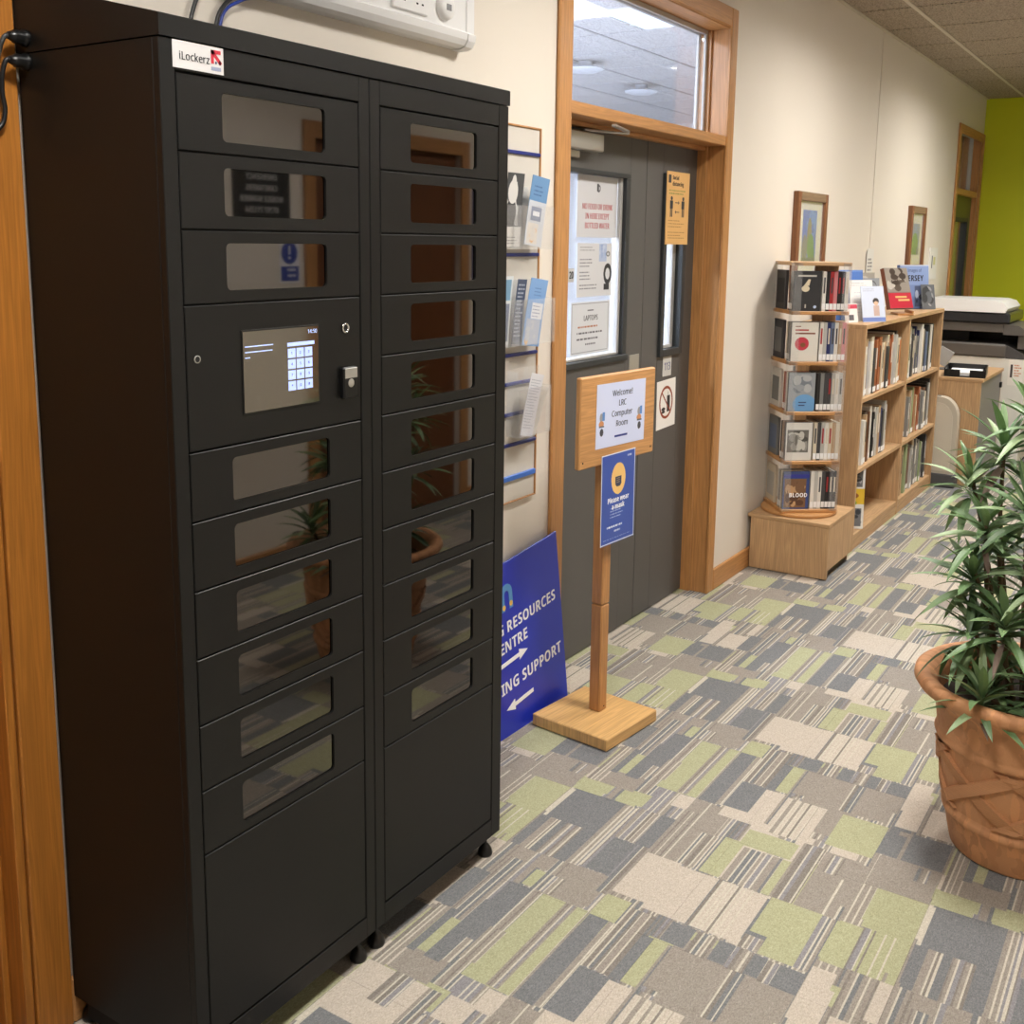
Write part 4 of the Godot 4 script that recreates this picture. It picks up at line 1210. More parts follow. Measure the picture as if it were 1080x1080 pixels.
func build_rack() -> void:
	var t := thing("leaflet_rack", "tall cream leaflet board with blue rails beside the lockers", "leaflet rack", Vector3(WX, 0, 0))
	obj("board", box_mesh(Vector3(0, 0.777, -2.942), Vector3(0.01, 1.942, -2.3), 0.001), plain(206, 200, 190, 0.6), t)
	var st := start()
	span(st, Vector3(0, 0.772, -2.949), Vector3(0.014, 1.948, -2.942), 0.001)
	span(st, Vector3(0, 1.942, -2.942), Vector3(0.014, 1.948, -2.3), 0.001)
	span(st, Vector3(0, 0.772, -2.942), Vector3(0.014, 0.777, -2.3), 0.001)
	obj("edging", st.commit(), M.oak, t)
	for y in [1.866, 1.558, 1.248, 1.157, 1.06, 0.962, 0.857]:
		obj("rail", box_mesh(Vector3(0.0, y - (0.006 if y > 0.9 else 0.012), -2.94), Vector3(0.018, y + 0.005, -2.31), 0.002), plain(30, 44, 122, 0.4) if y > 0.9 else plain(52, 104, 190, 0.4), t)
	for h in [[1.575, 0.13, -2.935, -2.755], [1.283, 0.14, -2.955, -2.755], [0.995, 0.15, -2.94, -2.75], [1.575, 0.13, -2.75, -2.58], [1.283, 0.14, -2.75, -2.58]]:
		st = start()
		var a := Vector3(0.022, h[0], h[2])
		var b := Vector3(0.072, h[0] + h[1], h[3])
		span(st, Vector3(b.x - 0.002, a.y, a.z), Vector3(b.x, b.y, b.z))
		span(st, Vector3(a.x, a.y, a.z), Vector3(b.x - 0.002, a.y + 0.002, b.z))
		span(st, Vector3(a.x, a.y + 0.002, a.z), Vector3(b.x - 0.002, b.y, a.z + 0.002))
		span(st, Vector3(a.x, a.y + 0.002, b.z - 0.002), Vector3(b.x - 0.002, b.y, b.z))
		span(st, Vector3(a.x, a.y + 0.002, a.z + 0.002), Vector3(a.x + 0.002, b.y + 0.06, b.z - 0.002))
		obj("acrylic_pocket", st.commit(), M.acrylic, t)
	# leaflets
	var im := canvas(64, 160, rgb8(60, 62, 64))
	blotches(im, 0.0, 0.0, 1.0, 0.75, [rgb8(70, 72, 74), rgb8(160, 160, 158), rgb8(40, 40, 42), rgb8(214, 212, 208)], 26, 80, 0.3)
	bar(im, 0.0, 0.72, 1.0, 0.28, rgb8(206, 202, 196))
	small_print(im, 0.1, 0.86, 0.8, 3, 0.04, rgb8(90, 90, 90), 81)
	leaflet("black and white photo leaflet in the top acrylic pocket", 0.09, 0.22, Vector3(WX + 0.04, 1.69, -2.745), 0.0, im)
	im = canvas(64, 160, rgb8(200, 204, 212))
	bar(im, 0, 0, 1, 0.36, rgb8(104, 146, 190))
	small_print(im, 0.2, 0.14, 0.6, 3, 0.06, rgb8(60, 90, 140), 82)
	bar(im, 0.2, 0.44, 0.6, 0.2, rgb8(110, 122, 150))
	bar(im, 0.3, 0.5, 0.4, 0.07, rgb8(228, 230, 236))
	blotches(im, 0.1, 0.68, 0.6, 0.3, [rgb8(214, 206, 196), rgb8(220, 164, 100), rgb8(206, 200, 196)], 14, 83)
	leaflet("pale blue and grey leaflet leaning out of the top acrylic pocket", 0.1, 0.21, Vector3(WX + 0.052, 1.69, -2.858), -0.1, im)
	im = canvas(64, 160, rgb8(214, 220, 222))
	bar(im, 0.3, 0.0, 0.08, 1.0, rgb8(120, 180, 90))
	bar(im, 0.42, 0.05, 0.5, 0.3, rgb8(120, 160, 190))
	bar(im, 0.42, 0.4, 0.5, 0.55, rgb8(80, 96, 130))
	leaflet("white leaflet with green stripe in the middle acrylic pocket", 0.09, 0.21, Vector3(WX + 0.034, 1.39, -2.7), 0.0, im)
	im = canvas(48, 160, rgb8(70, 82, 108))
	small_print(im, 0.15, 0.08, 0.8, 14, 0.06, rgb8(196, 204, 214), 84, 0.5)
	leaflet("narrow dark leaflet with upright title in the middle acrylic pocket", 0.05, 0.2, Vector3(WX + 0.045, 1.385, -2.775), -0.05, im)
	im = canvas(64, 160, rgb8(126, 166, 216))
	small_print(im, 0.3, 0.14, 0.5, 3, 0.05, rgb8(70, 110, 170), 85)
	bar(im, 0.3, 0.36, 0.65, 0.24, rgb8(232, 234, 240))
	small_print(im, 0.36, 0.4, 0.5, 4, 0.05, rgb8(100, 116, 160), 86)
	blotches(im, 0.1, 0.6, 0.8, 0.38, [rgb8(176, 186, 206), rgb8(226, 182, 120), rgb8(190, 196, 206)], 14, 87)
	leaflet("sky blue leaflet leaning in the middle acrylic pocket", 0.1, 0.21, Vector3(WX + 0.056, 1.38, -2.85), -0.12, im)
	im = canvas(64, 160, rgb8(226, 228, 234))
	small_print(im, 0.12, 0.1, 0.76, 18, 0.045, rgb8(160, 166, 180), 88)
	leaflet("folded white leaflet standing in the lowest acrylic pocket", 0.075, 0.2, Vector3(WX + 0.06, 1.09, -2.835), -0.2, im)
	im = canvas(64, 160, rgb8(216, 214, 206))
	small_print(im, 0.1, 0.1, 0.8, 16, 0.05, rgb8(190, 188, 182), 89)
	leaflet("cream sheet fanned out of the lowest acrylic pocket", 0.1, 0.16, Vector3(WX + 0.046, 1.075, -2.87), -0.35, im)

func leaflet(label: String, w: float, h: float, at: Vector3, roll: float, im: Image) -> void:
	var b := FACE_X * Basis(Vector3(0, 0, 1), roll) * Basis(Vector3(1, 0, 0), 0.04)
	var o := obj("leaflet", sheet_mesh(w, h, 0.0015, 0.008, 4), printed(im, 0.4), null, at)
	o.basis = b
	tag(o, label, "leaflet", "leaflets in the rack pockets")

# ------------------------------------------------------------------ sign post and the blue sign
func build_sign_post() -> void:
	var t := thing("sign_post", "oak sign post on a square base in front of the double door", "sign post", Vector3(-1.59, 0, -3.003), -0.11)
	obj("base", box_mesh(Vector3(-0.15, 0.002, -0.15), Vector3(0.15, 0.042, 0.15), 0.003, 2), M.oak_pale, t)
	obj("post", box_mesh(Vector3(-0.028, 0.042, -0.045), Vector3(0.016, 0.415, 0.0), 0.004), M.oak, t)
	obj("post", box_mesh(Vector3(-0.028, 0.4165, -0.045), Vector3(0.016, 1.16, 0.0), 0.004), M.oak, t)
	obj("screw", box_mesh(Vector3(0.0155, 0.055, -0.03), Vector3(0.0168, 0.06, -0.025), 0.001), M.black_inside, t)
	obj("board", box_mesh(Vector3(0.017, 0.902, -0.25), Vector3(0.037, 1.19, 0.178), 0.004, 2), M.oak_board, t)
	for c in [[0.92, 0.16], [0.92, -0.232]]:
		obj("screw", box_mesh(Vector3(0.0365, c[0], c[1] - 0.003), Vector3(0.038, c[0] + 0.006, c[1] + 0.003), 0.001), M.black_inside, t)
	var to := t.transform
	# welcome sheet
	var im := canvas(192, 128, rgb8(208, 216, 244))
	for fx in [0.1, 0.88]:
		disc(im, fx, 0.52, 0.035, 0.07, rgb8(150, 150, 156))
		bar(im, fx + 0.02, 0.44, 0.05, 0.14, rgb8(90, 136, 200))
		disc(im, fx, 0.62, 0.05, 0.05, rgb8(200, 136, 90))
		bar(im, fx - 0.04, 0.65, 0.1, 0.03, rgb8(90, 90, 100))
		disc(im, fx + 0.01, 0.75, 0.035, 0.06, rgb8(70, 70, 76))
	bar(im, 0.38, 0.84, 0.27, 0.035, rgb8(36, 48, 130))
	var p := thing("sign_sheet", "pale blue Welcome LRC Computer Room sheet on the oak sign board", "notice")
	p.transform = to * Transform3D(FACE_X * Basis(Vector3(0, 0, 1), -0.01), Vector3(0.0375, 1.058, -0.046))
	obj("sheet", sheet_mesh(0.28, 0.205, 0.0008), printed(im), p)
	var thin := plain(40, 42, 50)
	var words := ["Welcome!", "LRC", "Computer", "Room"]
	for k in 4:
		lettering(p, words[k], 0.019, Vector3(0.005, 0.068 - 0.033 * k, 0.0011), Basis.IDENTITY, thin)
	# mask poster
	im = canvas(128, 180, rgb8(56, 84, 168))
	for e in [[0, 0, 1, 0.014], [0, 0.986, 1, 0.014], [0, 0, 0.02, 1], [0.98, 0, 0.02, 1]]:
		bar(im, e[0], e[1], e[2], e[3], rgb8(226, 230, 240))
	disc(im, 0.5, 0.29, 0.21, 0.175, rgb8(240, 196, 120))
	bar(im, 0.41, 0.27, 0.18, 0.07, rgb8(48, 56, 84))
	disc(im, 0.5, 0.34, 0.09, 0.04, rgb8(48, 56, 84))
	for k in 3:
		bar(im, 0.45, 0.285 + 0.022 * k, 0.1, 0.008, rgb8(214, 180, 120))
	small_print(im, 0.76, 0.05, 0.18, 1, 0.04, rgb8(220, 226, 240), 90, 0.6)
	small_print(im, 0.28, 0.6, 0.44, 4, 0.035, rgb8(190, 204, 236), 91)
	small_print(im, 0.18, 0.8, 0.64, 1, 0.05, rgb8(230, 236, 250), 92, 0.5)
	small_print(im, 0.4, 0.86, 0.24, 1, 0.05, rgb8(230, 236, 250), 93, 0.5)
	small_print(im, 0.08, 0.94, 0.84, 1, 0.03, rgb8(170, 186, 226), 94)
	p = thing("mask_poster", "blue Please wear a mask poster hanging on the sign post", "poster")
	p.transform = to * Transform3D(FACE_X * Basis(Vector3(0, 0, 1), 0.015), Vector3(0.039, 0.782, -0.04))
	obj("sheet", sheet_mesh(0.195, 0.3, 0.001), printed(im, 0.35), p)
	lettering(p, "Please wear", 0.017, Vector3(0.0, -0.005, 0.0014), Basis.IDENTITY, M.white_ink, HORIZONTAL_ALIGNMENT_CENTER, true, 0.9)
	lettering(p, "a mask", 0.017, Vector3(0.0, -0.028, 0.0014), Basis.IDENTITY, M.white_ink, HORIZONTAL_ALIGNMENT_CENTER, true, 0.9)

func build_blue_sign() -> void:
	var t := thing("direction_sign", "blue Learning Resources Centre sign board leaning beside the lockers", "sign")
	var up := Vector3(-0.022, 0.62, 0.07).normalized()
	var rt := Vector3(0.02, 0.0, -1.0)
	rt = (rt - up * rt.dot(up)).normalized()
	t.transform = Transform3D(Basis(rt, up, rt.cross(up)), Vector3(-1.768, 0.006, -3.13))
	obj("panel", box_mesh(Vector3(-0.62, 0.0, -0.006), Vector3(0.0, 0.622, 0.0), 0.001), plain(30, 50, 182, 0.34), t)
	var I := Basis.IDENTITY
	lettering(t, "LEARNING RESOURCES", 0.037, Vector3(-0.035, 0.405, 0.0006), I, M.white_ink, HORIZONTAL_ALIGNMENT_RIGHT, true, 1.04)
	lettering(t, "CENTRE", 0.037, Vector3(-0.216, 0.341, 0.0006), I, M.white_ink, HORIZONTAL_ALIGNMENT_RIGHT, true, 1.04)
	lettering(t, "LEARNING SUPPORT", 0.039, Vector3(-0.022, 0.205, 0.0006), I, M.white_ink, HORIZONTAL_ALIGNMENT_RIGHT, true, 1.04)
	for a in [[-0.225, 0.286, 1.0], [-0.37, 0.128, -1.0]]:
		var st := start()
		var s: float = a[2]
		var x: float = a[0]
		var y: float = a[1]
		add_prism(st, PackedVector2Array([Vector2(x, y), Vector2(x - s * 0.05, y + 0.019), Vector2(x - s * 0.05, y + 0.007), Vector2(x - s * 0.16, y + 0.007), Vector2(x - s * 0.16, y - 0.007), Vector2(x - s * 0.05, y - 0.007), Vector2(x - s * 0.05, y - 0.019)]), 0.0, 0.0008)
		obj("arrow", st.commit(), M.white_ink, t)
	# emblem: coloured upright and arch
	var st := start()
	add_prism(st, rounded(0.036, 0.105, 0.012, 4, Vector2(-0.375, 0.52)), 0.0, 0.0008)
	obj("emblem_upright", st.commit(), plain(206, 110, 90), t)
	st = start()
	var arch := PackedVector2Array()
	for k in 9:
		var a := PI * k / 8
		arch.append(Vector2(-0.32 + cos(a) * 0.033, 0.52 + sin(a) * 0.03))
	arch.append(Vector2(-0.353, 0.462))
	arch.append(Vector2(-0.333, 0.462))
	for k in 7:
		var a := PI - PI * k / 6
		arch.append(Vector2(-0.32 + cos(a) * 0.013, 0.515 + sin(a) * 0.013))
	arch.append(Vector2(-0.307, 0.462))
	arch.append(Vector2(-0.287, 0.462))
	add_prism(st, arch, 0.0, 0.0009)
	obj("emblem_arch", st.commit(), plain(92, 152, 206), t)
	for q in [[-0.375, 0.55, 0.008], [-0.37, 0.5, 0.01], [-0.378, 0.48, 0.007], [-0.338, 0.475, 0.009], [-0.298, 0.478, 0.009]]:
		st = start()
		add_prism(st, rounded(q[2] * 2, q[2] * 2, q[2] * 0.98, 4, Vector2(q[0], q[1])), 0.0, 0.0012)
		obj("emblem_dot", st.commit(), plain(236, 190, 90) if q[0] > -0.35 else plain(186, 50, 60), t)

# ------------------------------------------------------------------ books
const TONES := {
	"black": [34, 33, 34], "charcoal": [66, 66, 68], "grey": [128, 128, 126], "pale grey": [186, 184, 178], "white": [226, 222, 214],
	"cream": [216, 204, 182], "tan": [180, 148, 112], "brown": [112, 74, 50], "rust": [160, 92, 56], "orange": [196, 116, 52],
	"red": [164, 42, 46], "pink": [206, 130, 134], "navy": [32, 42, 92], "blue": [72, 104, 158], "slate blue": [108, 122, 150],
	"green": [70, 120, 66], "sage": [150, 164, 122], "lavender": [160, 156, 186],
}
const ORD := ["first", "second", "third", "fourth", "fifth", "sixth", "seventh", "eighth", "ninth", "tenth", "eleventh", "twelfth", "thirteenth", "fourteenth", "fifteenth", "sixteenth", "seventeenth", "eighteenth", "nineteenth", "twentieth", "twenty-first", "twenty-second", "twenty-third", "twenty-fourth", "twenty-fifth", "twenty-sixth"]

func tone(n: String, rough := 0.45) -> StandardMaterial3D:
	var c: Array = TONES[n]
	return plain(c[0], c[1], c[2], rough)

# a book standing upright: spine looks to local +x, thickness along z, base at y = 0, fore edge towards -x
func make_book(called: String, th: float, h: float, d: float, cover: String, sticker: bool, band := "") -> MeshInstance3D:
	var st := start()
	var c: float = min(0.002, th * 0.18)
	span(st, Vector3(-d, 0, -th / 2), Vector3(-c, h, -th / 2 + c))
	span(st, Vector3(-d, 0, th / 2 - c), Vector3(-c, h, th / 2))
	span(st, Vector3(-c, 0, -th / 2), Vector3(0, h, th / 2), 0.0008)
	var o := obj(called, st.commit(), tone(cover))
	obj("pages", box_mesh(Vector3(-d + 0.004, 0.003, -th / 2 + c), Vector3(-c, h - 0.003, th / 2 - c)), plain(222, 214, 196, 0.8), o)
	if sticker:
		obj("spine_label", box_mesh(Vector3(0, 0.008, -th / 2 + 0.001), Vector3(0.0006, 0.036, th / 2 - 0.001)), M.paper, o)
	if band != "":
		obj("spine_title", box_mesh(Vector3(0, h * 0.45, -th * 0.22), Vector3(0.0005, h * 0.85, th * 0.22)), tone(band), o)
	return o

func shelf_row(where: String, y: float, z_left: float, z_right: float, xf: float, cols: Array, hmin: float, hmax: float, group: String, sd: int) -> void:
	var r := RandomNumberGenerator.new()
	r.seed = sd
	var ths := []
	var total := 0.0
	for c in cols:
		var t := r.randf_range(0.7, 1.35)
		ths.append(t)
		total += t
	var room := absf(z_right - z_left)
	var z := z_left
	for k in cols.size():
		var th: float = ths[k] / total * room * 0.985
		var h := r.randf_range(hmin, hmax)
		var d := r.randf_range(0.15, 0.2)
		var bands := ["white", "cream", "charcoal", "black", ""]
		var o := make_book("book", th - 0.0008, h, d, cols[k], r.randf() < 0.75, bands[r.randi() % 5])
		o.position = Vector3(xf - r.randf_range(0.0, 0.03), y + 0.0005, z - th / 2)
		z -= th
		tag(o, "%s spined book, %s from the left on %s" % [cols[k], ORD[k], where], "book", group)

func build_bookcase() -> void:
	var x0 := WX + 0.018
	var x1 := -1.45
	var zl := -5.575
	var zr := -7.475
	var zm := -6.55
	var t := thing("bookcase", "low beech bookcase of two bays along the cream wall", "bookcase")
	for s in [[zl, zl - 0.022], [zm + 0.011, zm - 0.011], [zr + 0.022, zr]]:
		obj("upright_panel", box_mesh(Vector3(x0, 0.0, s[1]), Vector3(x1, 1.176, s[0]), 0.0015), M.beech, t)
	obj("top", box_mesh(Vector3(x0, 1.176, zr), Vector3(x1 + 0.002, 1.2, zl), 0.002, 2), M.beech, t)
	obj("back_panel", box_mesh(Vector3(x0 - 0.006, 0.05, zr + 0.002), Vector3(x0, 1.176, zl - 0.002)), M.beech, t)
	for b in [[zl - 0.022, zm + 0.011], [zm - 0.011, zr + 0.022]]:
		obj("plinth", box_mesh(Vector3(x1 - 0.02, 0.0, b[1]), Vector3(x1 - 0.004, 0.06, b[0]), 0.001, 2), M.beech, t)
		for y in [0.082, 0.435, 0.812]:
			obj("shelf", box_mesh(Vector3(x0, y - 0.022, b[1]), Vector3(x1 - 0.004, y, b[0]), 0.0015, 2), M.beech, t)
	# shelf edge label trim is part of the row of books below
	var g := "books in the low beech bookcase"
	var pool := ["white", "cream", "pale grey", "tan", "charcoal", "grey", "white", "slate blue", "cream", "brown", "pale grey", "tan", "rust", "white", "black", "sage", "cream", "navy", "pale grey", "charcoal"]
	var rr := RandomNumberGenerator.new()
	rr.seed = 77
	for row in [["the upper shelf of the near bay", 0.812, -5.605, -6.53, 24, 41], ["the middle shelf of the near bay", 0.435, -5.605, -6.3, 19, 42], ["the upper shelf of the far bay", 0.812, -6.565, -7.38, 22, 43], ["the middle shelf of the far bay", 0.435, -6.565, -7.44, 24, 44], ["the bottom shelf of the far bay", 0.082, -6.565, -7.44, 24, 45]]:
		var cols := []
		for k in row[4]:
			cols.append(pool[rr.randi() % pool.size()])
		if row[5] == 42:
			cols[0] = "navy"
			cols[10] = "green"
		if row[5] == 41:
			cols[0] = "black"
			cols[22] = "orange"
		shelf_row(row[0], row[1], row[2], row[3], x1 - 0.018, cols, 0.23, 0.31, g, row[5])
	# strip of three pictures in the empty bay
	var im := canvas(48, 144, rgb8(226, 224, 220))
	blotches(im, 0.08, 0.03, 0.84, 0.28, [rgb8(110, 110, 112), rgb8(60, 62, 66), rgb8(170, 170, 172)], 12, 100)
	bar(im, 0.0, 0.34, 1.0, 0.26, rgb8(222, 184, 50))
	disc(im, 0.45, 0.45, 0.3, 0.05, rgb8(150, 90, 40))
	bar(im, 0.1, 0.55, 0.6, 0.05, rgb8(120, 160, 50))
	blotches(im, 0.08, 0.66, 0.84, 0.3, [rgb8(110, 112, 116), rgb8(50, 54, 60), rgb8(160, 164, 170)], 12, 101)
	var o := obj("picture_card", sheet_mesh(0.12, 0.33, 0.003), printed(im), null, Vector3(-1.502, 0.082 + 0.1685, -5.735))
	o.basis = upright_basis(1.05, -0.05)
	tag(o, "tall card of three pictures standing in the empty bottom bay", "card")
	# display on top
	var top := 1.2005
	display("blue folder card standing at the left of the bookcase display", 0.2, 0.27, Vector3(-1.62, top, -5.85), 0.6, -0.12, [rgb8(78, 116, 184)], 110)
	display("tall white letter sheet leaning on the bookcase display", 0.16, 0.22, Vector3(-1.54, top, -5.83), 0.55, -0.16, [rgb8(232, 230, 226)], 111)
	display("white and pale blue flyer with a small figure, frontmost on the bookcase", 0.16, 0.19, Vector3(-1.475, top, -5.82), 0.55, -0.2, [rgb8(206, 214, 232)], 112)
	display("small white and red card at the near end of the bookcase top", 0.09, 0.1, Vector3(-1.555, top, -5.68), 0.5, -0.2, [rgb8(230, 224, 220)], 113)
	display("grey photo leaflet behind the white flyers on the bookcase", 0.18, 0.22, Vector3(-1.6, top, -6.15), 0.55, -0.1, [rgb8(150, 154, 160)], 114)
	display("pale photo card at the back of the bookcase display", 0.2, 0.24, Vector3(-1.74, top, -6.55), 0.5, -0.05, [rgb8(178, 174, 164)], 115)
	display("dark grey leaflet beside the blue Jersey book", 0.11, 0.16, Vector3(-1.5, top, -7.25), 0.6, -0.2, [rgb8(96, 100, 106)], 116)
	# red and grey picture book
	im = canvas(96, 128, rgb8(130, 122, 114))
	blotches(im, 0.0, 0.0, 1.0, 0.6, [rgb8(150, 142, 132), rgb8(90, 78, 68), rgb8(190, 184, 174), rgb8(70, 58, 50)], 26, 120)
	bar(im, 0.0, 0.62, 1.0, 0.38, rgb8(190, 36, 58))
	bar(im, 0.3, 0.7, 0.5, 0.05, rgb8(226, 190, 120))
	bar(im, 0.4, 0.78, 0.5, 0.05, rgb8(226, 190, 120))
	cover_book("picture_book", "red and grey picture book leaning on a wooden stand on the bookcase", 0.19, 0.245, 0.03, Vector3(-1.53, top + 0.029, -6.56), 0.5, -0.3, im, rgb8(110, 60, 40))
	obj_stand(Vector3(-1.53, top, -6.56), 0.5)
	im = canvas(128, 128, rgb8(138, 160, 206))
	bar(im, 0.0, 0.46, 1.0, 0.54, rgb8(120, 142, 190))
	blotches(im, 0.5, 0.48, 0.4, 0.48, [rgb8(90, 100, 130), rgb8(40, 48, 70), rgb8(180, 190, 210)], 10, 121)
	bar(im, 0.0, 0.0, 1.0, 0.03, rgb8(200, 210, 230))
	var jb := cover_book("picture_book", "blue Images of Jersey picture book standing at the back of the bookcase", 0.26, 0.28, 0.025, Vector3(-1.6, top, -7.22), 0.5, -0.1, im, rgb8(90, 110, 160))
	lettering(jb, "Images of", 0.02, Vector3(0.0, 0.245, 0.026), Basis.IDENTITY, plain(70, 84, 130))
	lettering(jb, "JERSEY", 0.036, Vector3(0.0, 0.195, 0.026), Basis.IDENTITY, M.ink, HORIZONTAL_ALIGNMENT_CENTER, true)

func obj_stand(at: Vector3, yaw: float) -> void:
	var s := thing("book_stand", "small wooden book stand under the red picture book", "book stand", at, yaw)
	obj("ledge", box_mesh(Vector3(-0.02, 0.0, -0.08), Vector3(0.07, 0.011, 0.08), 0.002, 2), M.oak, s)
	obj("lip", box_mesh(Vector3(0.06, 0.011, -0.08), Vector3(0.07, 0.028, 0.08), 0.002, 2), M.oak, s)

# yaw 0 looks along +x; positive yaw turns the face towards the camera side (+z)
func upright_basis(yaw: float, lean: float) -> Basis:
	return Basis(Vector3.UP, -yaw) * FACE_X * Basis(Vector3(1, 0, 0), lean)

func display(label: String, w: float, h: float, at: Vector3, yaw: float, lean: float, bg: Array, sd: int) -> void:
	var im := canvas(64, 96, bg[0])
	var r := RandomNumberGenerator.new()
	r.seed = sd
	if bg[0].v > 0.8:
		small_print(im, 0.1, 0.08, 0.7, 2, 0.05, rgb8(140, 140, 150), sd)
		if sd == 112:
			disc(im, 0.62, 0.42, 0.13, 0.09, rgb8(70, 66, 66))
			disc(im, 0.62, 0.48, 0.1, 0.06, rgb8(216, 180, 150))
			bar(im, 0.5, 0.55, 0.26, 0.3, rgb8(196, 170, 160))
			bar(im, 0.0, 0.88, 1.0, 0.12, rgb8(110, 130, 190))
		elif sd == 113:
			bar(im, 0.0, 0.06, 1.0, 0.22, rgb8(196, 70, 90))
			bar(im, 0.3, 0.6, 0.4, 0.3, rgb8(90, 90, 96))
		else:
			small_print(im, 0.2, 0.3, 0.6, 7, 0.08, rgb8(200, 200, 206), sd + 1)
	elif sd == 110:
		bar(im, 0.0, 0.02, 1.0, 0.03, rgb8(120, 150, 206))
	else:
		blotches(im, 0.0, 0.0, 1.0, 0.9, [bg[0], bg[0].darkened(0.4), bg[0].lightened(0.35)], 18, sd, 0.3)
	var o := obj("display_leaflet", sheet_mesh(w, h, 0.003), printed(im, 0.4))
	var b := upright_basis(yaw, lean)
	o.transform = Transform3D(b, at + b * Vector3(0, h / 2, 0))
	tag(o, label, "leaflet", "leaflets on top of the bookcase")

func cover_book(called: String, label: String, w: float, h: float, th: float, at: Vector3, yaw: float, lean: float, im: Image, edge: Color) -> Node3D:
	var t := thing(called, label, "book")
	t.transform = Transform3D(upright_basis(yaw, lean), at)
	obj("cover", box_mesh(Vector3(-w / 2, 0, 0), Vector3(w / 2, h, th), 0.001), mat(edge, 0.4), t)
	obj("pages", box_mesh(Vector3(-w / 2 + 0.004, 0.002, 0.003), Vector3(w / 2 + 0.0006, h + 0.0006, th - 0.003)), plain(224, 218, 204, 0.8), t)
	obj("cover_print", sheet_mesh(w - 0.001, h - 0.001, 0.0006), printed(im, 0.35), t, Vector3(0, h / 2, th))
	return t

